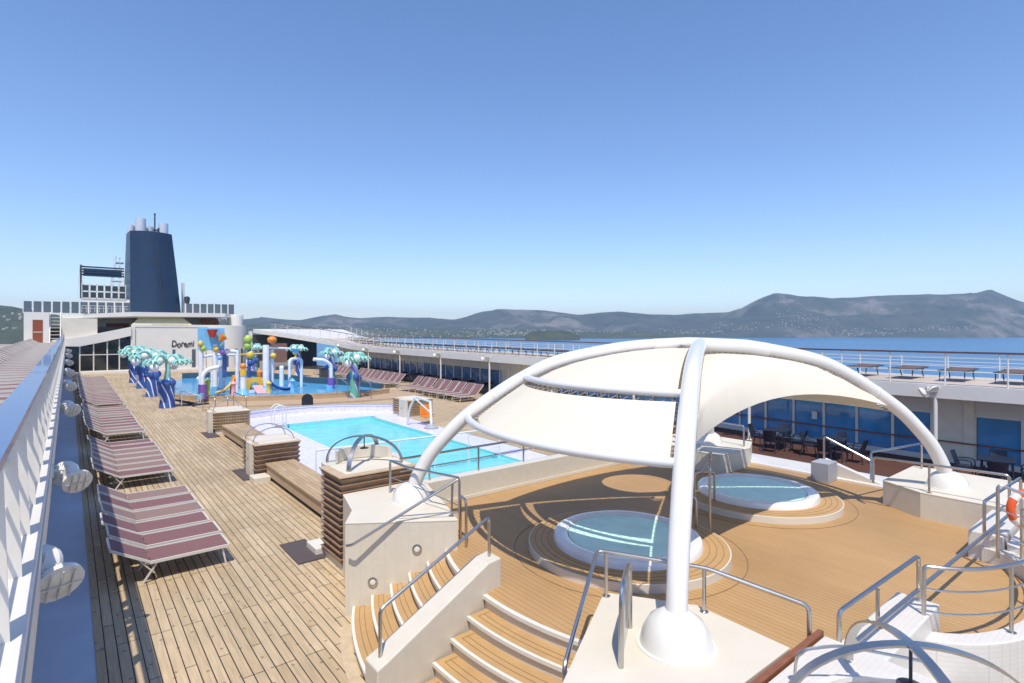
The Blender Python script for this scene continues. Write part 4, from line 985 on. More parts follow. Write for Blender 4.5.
# ---------------------------------------------------------------- sun loungers
def make_lounger(label, cat='sun lounger', sling='sling', back=.27, frame='chair_frame', loc=(0, 0, 0)):
    """length along local X: foot end at +.95, head at -.95; width along Y"""
    t = thing('sun_lounger', loc, label, cat)
    hx, fx, bx, zs, zb = -.30, .95, -.88, .35, .35 + back
    W = .73
    m_ = MB()
    for s_ in (-1, 1):
        y = s_ * W / 2; m_.beam((hx - .02, y, zs), (fx, y, zs), .035, .05)
    m_.beam((fx, -W / 2 + .018, zs), (fx, W / 2 - .018, zs), .035, .045)
    build('frame', m_, frame, t, smooth=0)
    m_ = MB()
    for s_ in (-1, 1): m_.beam((hx, s_ * (W / 2 - .002), zs + .005), (bx, s_ * (W / 2 - .002), zb), .03, .04)
    m_.beam((bx, -W / 2, zb), (bx, W / 2, zb), .03, .04); build('back_frame', m_, frame, t, smooth=0)
    rows = [[(hx + (fx - .03 - hx) * i / 8, y, zs + .018 - .012 * math.sin(math.pi * i / 8)) for i in range(9)] for y in (-W / 2 + .02, 0, W / 2 - .012)]
    m_ = MB(); m_.grid(rows[::-1], .008); build('seat_sling', m_, sling, t)
    m_ = MB(); m_.grid([[(hx - .01 + (bx + .02 - hx) * i / 6, y, zs + .018 + (zb - zs) * i / 6 - .015 * math.sin(math.pi * i / 6)) for i in range(7)] for y in (W / 2 - .01, 0, -W / 2 + .02)][::-1], .008); build('back_sling', m_, sling, t)
    for s_ in (-1, 1):
        y = s_ * (W / 2 - .03)
        m_ = MB(); m_.beam((fx - .12, y, zs - .02), (fx - .05, y, 0), .03, .03); build('leg', m_, frame, t, smooth=0)
        m_ = MB(); m_.beam((hx + .10, y, zs - .02), (hx - .12, y, 0), .03, .03); build('leg', m_, frame, t, smooth=0)
        m_ = MB(); m_.beam((hx - .18, y, zs + .08), (hx + .05, y, .15), .02, .02); build('back_strut', m_, frame, t, smooth=0)
    return t
proto = make_lounger('maroon sling sun lounger', back=.34, loc=(0, 0, 0))
proto2 = make_lounger('brown sling sun lounger', sling='sling_pale', back=.34)
rowsL = [(11.83, 6, .86, 'front'), (18.85, 7, .83, 'second'), (26.5, 11, .85, 'third'), (37.0, 24, .87, 'farthest')]
used = False; rr = random.Random(5)
for y0, n, pt, nm in rowsL:
    for i in range(n):
        y = y0 + i * pt; loc = (1.42 + rr.uniform(-.03, .03) + max(0, 0), y, sh(y)); rz = rr.uniform(-.015, .015)
        lb = 'maroon sun lounger, %s from the near end of the %s left deck group' % (nth(i + 1), nm)
        dup(proto2 if rr.random() < .3 else proto, loc, rz, lb, 'maroon sun loungers along the left side of the teak deck')
# right-hand rows, heads towards the promenade
for y0, n, nm in ((28.3, 3, 'nearest'), (31.0, 6, 'second'), (38.5, 9, 'third'), (48.6, 6, 'farthest')):
    for i in range(n):
        y = y0 + i * .95; lb = 'raised maroon sun lounger, %s from the near end of the %s right deck group' % (nth(i + 1), nm)
        c = dup(proto, (19.4 + rr.uniform(-.05, .05), y, sh(y)), math.pi + rr.uniform(-.03, .03), lb, 'maroon sun loungers on the right deck')
# raise the backs of the right rows with their own mesh
steep = make_lounger('template', back=.62)
mesh_bs = [c.data for c in steep.children if c.name.startswith('back_sling')][0]; mesh_bf = [c.data for c in steep.children if c.name.startswith('back_frame')][0]
for o in list(bpy.data.objects):
    if o.get('group') == 'maroon sun loungers on the right deck':
        for ch in o.children:
            if ch.name.startswith('back_sling'): ch.data = mesh_bs
            if ch.name.startswith('back_frame'): ch.data = mesh_bf
for o in list(steep.children): bpy.data.objects.remove(o)
bpy.data.objects.remove(steep)
# upper left deck: two rows of loungers
for row, x in (('inner', -1.55), ('outer', -3.9)):
    for i in range(52 if row == 'inner' else 48):
        y = 5.2 + i * 1.08; lb = 'maroon lounger, %s from the near end of the %s row, left upper deck' % (nth(i + 1), row)
        dup(proto2 if rr.random() < .3 else proto, (x, y, 2.77 + sh(y)), rr.uniform(-.02, .02), lb, 'sun loungers on the left upper deck')
# upper right deck: flat brown loungers on dark frames
flat = make_lounger('template', back=.02, sling='brown_sling', frame='dark_metal')
for i in range(38):
    y = 2.2 + i * 1.45; lb = 'flat brown lounger, %s from the near end, on the right upper deck' % nth(i + 1)
    dup(flat, (24.0, y, 2.77 + fas(y)), math.pi, lb, 'sun loungers on the right upper deck')
for o in list(flat.children): bpy.data.objects.remove(o)
bpy.data.objects.remove(flat)
for p_ in (proto, proto2):
    for o in list(p_.children): bpy.data.objects.remove(o)
    bpy.data.objects.remove(p_)

# ---------------------------------------------------------------- tables and chairs along the promenade
def make_chair():
    t = thing('plastic_chair', (0, 0, 0), 'dark blue plastic armchair', 'chair')
    m_ = MB(); m_.grid([[(-.22 + .44 * i / 4, -.21 + .44 * j / 4, .44 - .02 * math.sin(math.pi * i / 4)) for i in range(5)] for j in range(5)][::-1], .02); build('seat', m_, 'dark_chair', t)
    rows = []
    for j in range(5):
        v_ = j / 4; rows.append([(.235 * math.sin(a) * (1 - .05 * v_), .23 + .05 * v_ + .10 * v_ - .06 * (1 - math.cos(a)) * 1.0, .42 + .44 * v_) for a in [R(-85 + 170 * i / 8) for i in range(9)]])
    m_ = MB(); m_.grid(rows, .02); build('backrest', m_, 'dark_chair', t)
    for s_ in (-1, 1):
        m_ = MB(); m_.tube(bend([(s_ * .25, .22, .62), (s_ * .27, -.05, .65), (s_ * .26, -.20, .62), (s_ * .25, -.22, .43)], .05, 3), .02, 6); build('armrest', m_, 'dark_chair', t)
        m_ = MB(); m_.tube([(s_ * .21, -.20, .43), (s_ * .25, -.25, 0)], .018, 6); build('leg', m_, 'dark_chair', t)
        m_ = MB(); m_.tube([(s_ * .21, .21, .43), (s_ * .25, .30, 0)], .018, 6); build('leg', m_, 'dark_chair', t)
    return t
def make_table():
    t = thing('plastic_table', (0, 0, 0), 'dark blue square table', 'table')
    m_ = MB(); m_.box(-.42, .42, -.42, .42, .70, .73); build('tabletop', m_, 'dark_chair', t, smooth=0, bevel=.01)
    for sx in (-1, 1):
        for sy in (-1, 1):
            m_ = MB(); m_.tube([(sx * .33, sy * .33, .70), (sx * .37, sy * .37, 0)], .022, 6); build('leg', m_, 'dark_chair', t)
    return t
ch0, tb0 = make_chair(), make_table(); ch0.scale = (.92, .92, .95)
spots = [(20.9, 9.9, 'table by the wall notice'), (20.75, 7.9, 'table beside the small stair head'), (21.1, 3.6, 'table beyond the right tiled block')]
names = ['far left corner', 'far right corner', 'near left corner', 'near right corner']
def setof(x, y, z, where, rot, grp_t, grp_c):
    dup(tb0, (x, y, z), rot, 'dark blue square table, the %s' % where, grp_t)
    for k, (dx, dy, rz) in enumerate(((0, -.72, R(180)), (0, .72, 0), (-.72, 0, R(90)), (.72, 0, R(-90)))):
        a = rot; px_, py_ = dx * math.cos(a) - dy * math.sin(a), dx * math.sin(a) + dy * math.cos(a)
        dup(ch0, (x + px_, y + py_, z), rz + rot + rr.uniform(-.2, .2), 'dark armchair, %s side of the %s' % (('near', 'far', 'pool', 'window')[k], where), grp_c)
for x, y, w in spots: setof(x, y, sh(y) + .004, w, R(8), 'tables on the near promenade', 'armchairs on the near promenade')
for i in range(15):
    y = 29.5 + i * 1.95; setof(22.35, y, sh(y), '%s far promenade table from the near end' % nth(i + 1), R(rr.uniform(-8, 8)), 'tables on the far promenade', 'armchairs on the far promenade')
for p in (ch0, tb0):
    for o in list(p.children): bpy.data.objects.remove(o)
    bpy.data.objects.remove(p)

# ---------------------------------------------------------------- floodlights on the upper deck edges
def make_flood():
    t = thing('deck_floodlight', (0, 0, 0), 'white floodlight', 'floodlight')
    m_ = MB(); m_.tube(bend([(-.12, 0, .12), (.02, 0, .12), (.02, 0, -.02)], .04), .022, 8); m_.box(-.14, -.11, -.06, .06, .02, .22)
    m_.tube([(.02, -.16, .0), (.02, .20, .0)], .02, 8); build('bracket', m_, 'white_paint', t)
    for sy in (-1, 1):
        ax = Vector((.38, .72, -.55) if sy > 0 else (.30, -.80, -.42)).normalized(); c_ = Vector((.0, .16, .04) if sy > 0 else (.16, -.12, -.05))
        m_ = MB(); m_.lathe([(.0001, -.085), (.08, -.08), (.15, -.05), (.195, .0), (.20, .05), (.185, .052)], c_, 20, axis=ax)
        hd = build('lamp_head', m_, 'white_gloss', t)
        m_ = MB()
        for k in range(-3, 4):
            r_ = math.sqrt(max(0, .15 ** 2 - (k * .035) ** 2)); side = ax.cross(Vector((0, 0, 1))).normalized(); u_ = side.cross(ax)
            m_.beam(c_ - ax * .075 + side * k * .035 - u_ * r_ * .8, c_ - ax * .075 + side * k * .035 + u_ * r_ * .8, .008, .04)
        build('cooling_fin', m_, 'white_paint', hd, smooth=0)
        m_ = MB(); m_.lathe([(.162, .045), (.12, .062), (.0001, .07)], c_, 20, axis=ax); build('lens', m_, 'lamp_glass', hd)
        m_ = MB(); side = ax.cross(Vector((0, 0, 1))).normalized(); u_ = side.cross(ax)
        for k in (-1, 0, 1): m_.beam(c_ + ax * .075 + side * k * .09 - u_ * .16, c_ + ax * .075 + side * k * .09 + u_ * .16, .012, .012)
        m_.beam(c_ + ax * .082 - side * .17, c_ + ax * .082 + side * .17, .012, .012); build('guard_bar', m_, 'chair_frame', hd, smooth=0)
    return t
fl = make_flood(); fl.scale = (.84, .84, .84)
ysL = [5.7, 9.3, 17.2, 24.0, 31.0, 39.5, 49.0, 59.0]
for i, y in enumerate(ysL):
    dup(fl, (-.05 if i else -.20, y, 2.50 + sh(y)), 0, 'white twin floodlight, %s from the near end of the left upper deck edge' % nth(i + 1), 'floodlights on the left upper deck edge')
for i, y in enumerate(PIL[1:]):
    dup(fl, (21.46, y + .15, 2.55 + fas(y)), math.pi, 'pale twin floodlight on the right upper deck edge above the %s pillar' % nth(i + 2), 'floodlights on the right upper deck edge')
for o in list(fl.children):
    for c in list(o.children): bpy.data.objects.remove(c)
    bpy.data.objects.remove(o)
bpy.data.objects.remove(fl)
t = thing('drain_pipe', (-.1, 2.95, 2.5), 'bent white pipe under the nearest floodlight on the left deck edge', 'pipe')
m_ = MB(); m_.tube(bend([(-.14, 2.62, 2.28), (.06, 2.75, 2.20), (.10, 3.0, 2.30), (.04, 3.15, 2.5)], .1, 5), .022, 8); build('bent_pipe', m_, 'white_paint', t)

# ---------------------------------------------------------------- splash park
Z0 = .50
mb = MB(); edge = [(5.3, 39.6), (6.6, 37.6), (8.4, 36.2), (10.6, 35.2), (12.8, 34.6), (15.2, 34.3), (16.6, 34.8)]
back = [(16.0, 38.2), (14.3, 42.0), (13.4, 48.0), (12.6, 52.5), (7.4, 53), (5.6, 47)]
plat = [(5.0, 39.9), (6.3, 37.2), (8.2, 35.75), (10.5, 34.75), (12.8, 34.1), (15.4, 33.8), (17.1, 34.5), (16.6, 38.6), (14.9, 42.3), (14.0, 48.3), (13.2, 54), (7.0, 54.5), (5.1, 48)]
t = thing('splash_platform', (10, 40, .2), 'low curved teak-edged platform around the blue splash pool', 'platform')
m_ = MB(); m_.prism(plat, -.05, Z0 - .02, False); build('sand_side', m_, 'sand_step', t, smooth=0)
m_ = MB(); m_.prism([(5.6, 34.8), (7.8, 33.5), (10.4, 32.5), (13.2, 31.9), (16.2, 31.6), (18.6, 32.4), (18.2, 38), (5.2, 42)], 0, .30); build('lower_step', m_, 'sand_step', t, smooth=0)
m_ = MB(); m_.ringz([(0, 0)], (0, 0, 0), 3) if False else None
m_ = MB(); m_.prism(plat, Z0 - .018, Z0 + .10); build('teak_rim', m_, 'bench_teak', t, smooth=0)
m_ = MB(); m_.add([(x, y, Z0 + .11) for x, y in edge + back], [tuple(range(len(edge + back)))]); m_2 = m_
build('water', m_2, 'splash_water', t, smooth=0)
m_ = MB(); m_.add([(x, y, Z0 + .104) for x, y in edge + back], [tuple(range(len(edge + back)))]); build('blue_floor', m_, 'splash_floor', t, smooth=0)
def wall_along(mb, pts, th, z0, z1):
    for (a, b_), (c, d) in zip(pts, pts[1:]): mb.beam((a, b_, (z0 + z1) / 2), (c, d, (z0 + z1) / 2), th, z1 - z0)
m_ = MB(); wall_along(m_, back[:5], .25, Z0, Z0 + .55); build('back_kerb', m_, 'dark_rim', t, smooth=0)
m_ = MB(); wall_along(m_, [(16.6, 34.8), (16.0, 38.2)], .3, Z0 + .1, Z0 + .45); build('side_kerb', m_, 'dark_rim', t, smooth=0)

sp = thing('splash_tower', (6.9, 38, Z0), 'white splash tower with blue panel, red bucket and orange bucket beside the wall', 'splash tower')
def tb_(pts, r, mat, name, par, seg=12, b=0): 
    m_ = MB(); m_.tube(bend(pts, b, 5) if b else pts, r, seg); return build(name, m_, mat, par)
for x, y in ((6.31, 38), (7.07, 38)): tb_([(x, y, Z0), (x, y, 3.7)], .14, 'toy_white', 'pole', sp)
for x in (6.31, 7.07): tb_([(x, 38, Z0), (x, 38, 1.1)], .20, 'toy_sky', 'pole_sleeve', sp)
m_ = MB(); m_.box(6.15, 7.6, 37.95, 38.15, 3.35, 4.72); build('blue_panel', m_, 'toy_sky', sp, smooth=0, bevel=.03)
m_ = MB(); m_.lathe([(.16, -.25), (.30, .18), (.31, .22), (.26, .2), (.0001, .1)], (6.85, 37.6, 4.4), 20); build('red_bucket', m_, 'toy_red', sp)
m_ = MB(); m_.lathe([(.12, -.2), (.24, .16), (.25, .2), (.0001, .1)], (7.38, 37.6, 4.08), 20, axis=(.6, -.3, .7)); build('orange_bucket', m_, 'toy_orange', sp)
tb_([(7.3, 37.6, 3.6), (7.55, 37.6, 4.35)], .03, 'toy_green', 'bucket_arm', sp)
for x, z, mt in ((6.25, 3.75, 'toy_yellow'), (6.4, 3.45, 'toy_green'), (7.1, 3.4, 'toy_yellow'), (7.45, 3.2, 'toy_purple')):
    m_ = MB(); m_.ball((x, 37.8, z), .15, 12, 1.3); build('clamp', m_, mt, sp)
tb_([(7.1, 38, 3.24), (8.32, 38, 3.24), (8.32, 38, Z0)], .11, 'toy_white', 'cross_pipe', sp, 12, .12)
m_ = MB(); m_.box(7.52, 7.75, 38.1, 38.25, 1.6, 3.1); build('blue_screen', m_, 'toy_blue', sp, smooth=0)
ys_ = thing('yellow_slide', (7.6, 37.6, Z0), 'curved yellow and orange slide below the splash tower', 'slide')
m_ = MB(); pts = bend([(8.30, 38.2, 1.55), (7.9, 37.9, .98), (7.4, 37.3, .72), (6.9, 36.9, .66)], .3, 5); rows = [[p + Vector((0, w, .10 * abs(w) * 8)) for w in (-.22, -.1, .1, .22)] for p in pts]; m_.grid(rows, .03); build('chute', m_, 'toy_yellow', ys_)
m_ = MB(); m_.lathe([(.28, 0), (.24, .7), (.14, 1.2), (.0001, 1.25)], (8.2, 38.2, Z0), 16); build('entry_shell', m_, 'toy_orange', ys_)
d = thing('splash_pillar', (8.55, 36.6, Z0), 'white splash pillar with yellow band and orange ball on top', 'splash pillar')
tb_([(8.45, 37, Z0), (8.45, 37, 2.0)], .17, 'toy_white', 'pole', d); tb_([(8.45, 37, 1.75), (8.45, 37, 2.15)], .2, 'toy_yellow', 'band', d)
m_ = MB(); m_.ball((8.45, 37, 2.35), .19, 14); build('ball_top', m_, 'toy_orange', d); m_ = MB(); m_.lathe([(.42, 0), (.3, .2), (.18, .45)], (8.45, 37, Z0), 16); build('foot', m_, 'toy_sky', d)
g = thing('play_gate', (9.3, 38, Z0), 'yellow arched play gate with a pink slide in front', 'play gate')
m_ = MB(); vs = []; n = 14
ot = [(8.78, Z0), (8.78, 1.25), (8.9, 1.52), (9.76, 1.52), (9.88, 1.25), (9.88, Z0)]; inn = [(9.06, Z0)] + [(9.33 - .27 * math.cos(math.pi * k / 8), .95 + .30 * math.sin(math.pi * k / 8)) for k in range(9)] + [(9.60, Z0)]
poly = ot + inn[::-1]
m_.add([(x, 37.9, z) for x, z in poly] + [(x, 38.1, z) for x, z in poly], [tuple(range(len(poly))), tuple(range(2 * len(poly) - 1, len(poly) - 1, -1))] + [((i + 1) % len(poly), i, len(poly) + i, len(poly) + (i + 1) % len(poly)) for i in range(len(poly))])
build('arch_board', m_, 'toy_yellow', g, smooth=0)
m_ = MB(); m_.grid([[(x, 37.7, 1.05), (x, 37.1, .80), (x, 36.5, .64)] for x in (9.7, 9.45, 9.15)], .04); build('pink_chute', m_, 'toy_pink', g)
m_ = MB(); m_.box(8.6, 10.0, 37.2, 37.3, .62, .80); build('rail_board', m_, 'toy_white', g, smooth=0, bevel=.01)
for x, mt in ((9.2, 'toy_green'), (9.45, 'toy_sky')): tb_([(x, 38.4, Z0), (x, 38.4, 1.3)], .07, mt, 'spray_nozzle', g)
m_ = MB(); m_.lathe([(.13, 0), (.17, .35), (.0001, .5)], (9.75, 38.4, 1.5), 14); build('orange_figure', m_, 'toy_orange', g)
e_ = thing('splash_columns', (10.2, 38, Z0), 'pair of tall white splash pillars with an orange ball on top', 'splash frame')
tb_([(10.05, 38, Z0), (10.05, 38, 3.62)], .21, 'toy_white', 'pillar', e_); tb_([(10.5, 38.3, Z0), (10.5, 38.3, 3.3)], .13, 'toy_white', 'pillar', e_)
m_ = MB(); m_.ball((10.42, 38, 3.95), .30, 16, .8); build('ball_top', m_, 'toy_orange', e_)
tb_([(10.0, 38, 3.45), (11.6, 38.3, 3.35)], .07, 'toy_white', 'cross_pipe', e_); m_ = MB(); m_.ball((10.5, 38, 2.9), .2, 12); build('clamp', m_, 'toy_yellow', e_)
m_ = MB(); m_.lathe([(.5, 0), (.34, .2), (.22, .5)], (10.05, 38, Z0), 16); build('foot', m_, 'toy_sky', e_)
h_ = thing('blue_slide', (10.8, 38, Z0), 'low dark blue curved slide right of the white pillars', 'slide')
m_ = MB(); pts = bend([(10.3, 38, 1.15), (10.6, 37.8, .80), (11.0, 37.6, .66), (11.6, 37.5, .68)], .3, 5); m_.grid([[p + Vector((0, w, .9 * abs(w))) for w in (-.18, 0, .18)] for p in pts], .05); build('chute', m_, 'toy_blue', h_)
m_ = MB(); m_.grid([[p + Vector((0, w, .9 * abs(w) + .02)) for w in (-.14, 0, .14)] for p in pts], .01); build('chute_lining', m_, 'toy_purple', h_)
for x0, dx, lb in ((6.2, .85, 'white curved spray arch on a purple base at the left of the splash pool'), (13.95, -1.2, 'white curved spray arch on a purple base at the right of the splash pool')):
    a_ = thing('spray_arch', (x0, 36.8, Z0), lb, 'spray arch'); top = 2.35 if dx > 0 else 2.65
    tb_(bend([(x0, 36.9, Z0 + .6), (x0, 36.9, top - .45), (x0 + dx * .35, 36.9, top - .1), (x0 + dx, 36.9, top)], .4, 6), .12, 'toy_white', 'arch_pipe', a_)
    tb_([(x0, 36.9, Z0), (x0, 36.9, Z0 + .85)], .22, 'toy_purple', 'base', a_); tb_([(x0 - .1, 36.9, Z0), (x0 - .1, 36.9, Z0 + .35)], .25, 'toy_sky', 'foot', a_)
g2 = thing('play_tree', (9.4, 40, Z0), 'green and yellow play post shaped like a stem behind the yellow gate', 'play post')
tb_([(9.5, 40, Z0), (9.5, 40, 3.9)], .12, 'toy_blue', 'stem', g2)
for z, r_, mt in ((3.95, .28, 'toy_green'), (3.5, .24, 'toy_green'), (2.9, .26, 'toy_yellow'), (2.4, .22, 'toy_blue')):
    m_ = MB(); m_.ball((9.5 + .1 * math.sin(z * 3), 40, z), r_, 12, 1.2); build('leaf_ball', m_, mt, g2)
tb_([(8.7, 40, 2.95), (10.4, 40, 3.0)], .05, 'toy_yellow', 'cross_bar', g2)
for x, y, z, lb in ((11.9, 41, 1.9, 'white splash bollard in the blue pool right of the slide'), (7.7, 42, 1.6, 'small pale spray post in the blue pool behind the tower'), (6.7, 41, 1.4, 'small turquoise spray post at the left of the blue pool')):
    p = thing('spray_post', (x, y, Z0), lb, 'spray post'); tb_([(x, y, Z0), (x, y, z)], .16, 'toy_white' if x > 7 else 'toy_sky', 'pole', p); m_ = MB(); m_.ball((x, y, z), .17, 12); build('cap', m_, 'toy_white', p)
# more pieces of the play structure
mm = thing('water_maze', (7.6, 39.5, Z0), 'cluster of white and aqua spray pipes with yellow joints behind the splash tower', 'spray pipes')
for x, y, z in ((6.7, 40.2, 2.9), (7.5, 40.6, 3.3), (8.0, 41.4, 2.7), (9.0, 41.0, 3.1), (7.75, 39.0, 2.2)):
    tb_([(x, y, Z0), (x, y, z)], .11, 'toy_white', 'pipe', mm); m_ = MB(); m_.ball((x, y, z), .16, 10); build('joint', m_, 'toy_yellow' if y < 41 else 'toy_sky', mm)
tb_([(6.7, 40.2, 2.85), (7.5, 40.6, 2.95), (9.0, 41.0, 2.9)], .08, 'toy_white', 'cross_pipe', mm); tb_([(7.5, 40.6, 2.0), (8.0, 41.4, 2.1)], .07, 'toy_sky', 'cross_pipe', mm)
nn = thing('spray_hoops', (12.6, 40, Z0), 'white and yellow spray frame in the right half of the splash pool', 'spray frame')
tb_([(11.9, 39.2, Z0), (11.9, 39.2, 2.6), (12.9, 39.8, 2.6), (12.9, 39.8, Z0)], .10, 'toy_white', 'frame_pipe', nn, 10, .3); tb_([(12.4, 39.5, 2.6), (12.4, 39.5, 3.0)], .08, 'toy_yellow', 'top_post', nn)
m_ = MB(); m_.lathe([(.05, 0), (.30, .28), (.32, .34), (.0001, .30)], (12.4, 39.5, 2.95), 14); build('spill_cup', m_, 'toy_sky', nn)
for x, y, h, mt, lb in ((6.55, 37.3, 1.2, 'toy_green', 'short green spray bollard beside the splash tower'), (7.9, 37.0, 1.0, 'toy_pink', 'short pink spray bollard beside the yellow slide'), (9.95, 37.0, .9, 'toy_yellow', 'short yellow spray bollard by the pink slide'), (11.3, 36.6, 1.0, 'toy_sky', 'short aqua spray bollard by the blue slide')):
    p = thing('spray_bollard', (x, y, Z0), lb, 'spray bollard'); m_ = MB(); m_.lathe([(.20, 0), (.14, .1), (.11, h - .35), (.19, h - .2), (.0001, h)], (x, y, Z0), 14); build('body', m_, mt, p)
# chalk-board style dark sign on the steps
sg = thing('round_top_sign', (10.6, 31.8, .2), 'small black round-topped sign on the curved steps', 'sign')
m_ = MB(); pr = [(-.32, 0), (-.32, .38)] + [(-.32 * math.cos(math.pi * k / 10), .38 + .32 * math.sin(math.pi * k / 10)) for k in range(1, 10)] + [(.32, .38), (.32, 0)]; n = len(pr)
C0 = Vector((10.6, 31.7, sh(31) + .04)); dx_ = Vector((CT, -ST, 0)); dy_ = Vector((ST, CT, 0))
m_.add([C0 + dx_ * x + Vector((0, 0, z)) for x, z in pr] + [C0 + dx_ * x + dy_ * .06 + Vector((0, 0, z)) for x, z in pr], [tuple(range(n))[::-1], tuple(range(n, 2 * n))] + [(i, (i + 1) % n, n + (i + 1) % n, n + i) for i in range(n)])
build('board', m_, 'dark_chair', sg, smooth=0); m_ = MB(); m_.obox(C0 + Vector((0, 0, .0)), (.8, .3, .08), R(-38.9)); build('foot', m_, 'grey_coaming', sg, smooth=0)
# dark steps/handrail near the left fibreglass trees
t = thing('folded_ramp', (5.0, 35.8, .3), 'dark folding steps with low rails beside the nearest fibreglass tree', 'steps')
m_ = MB(); m_.obox((5.3, 36.4, .42), (1.0, .7, .10), R(20), R(18)); m_.obox((5.9, 35.6, .30), (.8, .35, .16), R(20)); build('ramp_plate', m_, 'dark_chair', t, smooth=0)
for dy in (-.3, .3): tb_([(5.0, 36.2 + dy, .3), (5.0, 36.2 + dy, 1.1), (5.9, 36.0 + dy, .8), (5.9, 36.0 + dy, .2)], .02, 'grey_pipe', 'side_rail', t, 8, .1)
t = thing('stair_rails', (6.0, 32.5, .2), 'thin steel handrails at the curved steps behind the far left box', 'handrail')
for dx in (0, .6, 1.5): tb_([(5.6 + dx, 33.2, .2), (5.6 + dx, 33.2, 1.15), (6.0 + dx, 32.2, .95), (6.0 + dx, 32.2, .2)], .022, 'steel', 'rail_loop', t, 8, .1)
for x, y, lb in ((13.3, 34.2, 'thin bent steel rail at the right end of the curved steps'), (14.3, 33.0, 'second thin bent steel rail near the right fibreglass tree')):
    t = thing('step_rail', (x, y, .3), lb, 'handrail'); tb_([(x, y, .25), (x, y, 1.7), (x + .4, y - .8, 1.2), (x + .4, y - .8, .2)], .025, 'steel', 'rail_loop', t, 8, .15)

# ---------------------------------------------------------------- fibreglass trees
# striped trunk material: diagonal swirls of blue and white
def swirl(name, a, b_, c_):
    m, nt, b = newmat(name); v = mapcoord(nt, scale=(1, 1, 1), rot=(R(35), R(20), 0)); w = nt.nodes.new('ShaderNodeTexWave'); w.inputs['Scale'].default_value = .55; w.inputs['Distortion'].default_value = 4; w.inputs['Detail'].default_value = 1
    nt.links.new(v, w.inputs['Vector']); nt.links.new(ramp(nt, w.outputs['Fac'], [(.0, a), (.36, a), (.40, b_), (.66, b_), (.70, c_), (1, c_)]), b.inputs['Base Color']); b.inputs['Roughness'].default_value = .35
swirl('swirl_blue', (.04, .10, .36), (.80, .80, .84), (.05, .13, .40)); swirl('swirl_teal', (.12, .42, .34), (.45, .62, .55), (.20, .20, .50))
def fib_tree(x, y, label, seed, mat, group, tall=1.0):
    r_ = random.Random(seed); z = sh(y); t = thing('fibreglass_tree', (x, y, z), label, 'play tree', group)
    slim = 'right' in group
    m_ = MB()
    if slim: m_.tube([(x, y, z), (x + .02, y, z + .8), (x - .03, y, z + 1.5), (x + .02, y, z + 2.1), (x, y, z + 2.5)], .3, 16, radii=[.30, .26, .28, .24, .18])
    else: m_.tube([(x, y, z), (x + .02, y, z + .5), (x - .03, y, z + .95), (x + .03, y, z + 1.35), (x, y, z + 1.6)], .35, 16, radii=[.40, .36, .40, .34, .22])
    build('trunk', m_, mat, t)
    m_ = MB(); m_.tube([(x, y, z + 1.5), (x + .05, y, z + 2.1 * tall), (x, y, z + 2.75 * tall)], .13, 12, radii=[.18, .13, .11]); build('stem', m_, 'teal', t)
    for k in range(5):
        m_ = MB(); a = k * 1.26 + r_.random(); m_.ball((x + .3 * math.cos(a), y + .3 * math.sin(a), z + 1.3 + .15 * r_.random()), .2, 10, 1.2); build('blossom', m_, 'toy_blue', t)
    for k in range(5):
        a = k * 2 * math.pi / 5 + r_.uniform(-.3, .3); L = r_.uniform(.5, .75) if slim else r_.uniform(.75, 1.1); z1 = z + 2.7 * tall; d_ = Vector((math.cos(a), math.sin(a), 0))
        P_ = Vector((x, y, z1 - .2)); pts = [P_, P_ + d_ * L * .35 + Vector((0, 0, .42)), P_ + d_ * L * .75 + Vector((0, 0, .40)), P_ + d_ * L + Vector((0, 0, .05))]
        m_ = MB(); m_.tube(bend(pts, .25, 4), .085, 8); br = build('branch', m_, 'teal', t)
        e = pts[-1]; m_ = MB()
        for q_ in range(7):       # curled leaf tip
            b2 = q_ * .9; m_.tube([e, e + Vector((.22 * math.cos(b2), .22 * math.sin(b2), .10)), e + Vector((.36 * math.cos(b2), .36 * math.sin(b2), -.04)), e + Vector((.30 * math.cos(b2 + .3), .30 * math.sin(b2 + .3), -.18))], .05, 6, radii=[.05, .07, .05, .02])
        build('leaf_curl', m_, 'teal', br)
        m_ = MB(); m_.ball(e + Vector((0, 0, -.26)) if k % 2 else P_ + d_ * L * .45 + Vector((0, 0, .12)), .25, 12); build('white_fruit', m_, 'toy_white', br)
for i, (x, y) in enumerate(((4.3, 36.0), (4.27, 42.4), (4.25, 48.5), (4.2, 53.8))):
    fib_tree(x, y, 'blue striped fibreglass tree, %s from the near end of the left row' % nth(i + 1), i, 'swirl_blue', 'fibreglass trees left of the splash pool')
for i, (x, y) in enumerate(((14.1, 33.4), (15.9, 42.0), (16.4, 51.5), (13.9, 56.5))):
    fib_tree(x, y, 'teal striped fibreglass tree, %s from the near end of the right row' % nth(i + 1), 20 + i, 'swirl_teal' if i != 2 else 'swirl_blue', 'fibreglass trees right of the splash pool', 1.0)

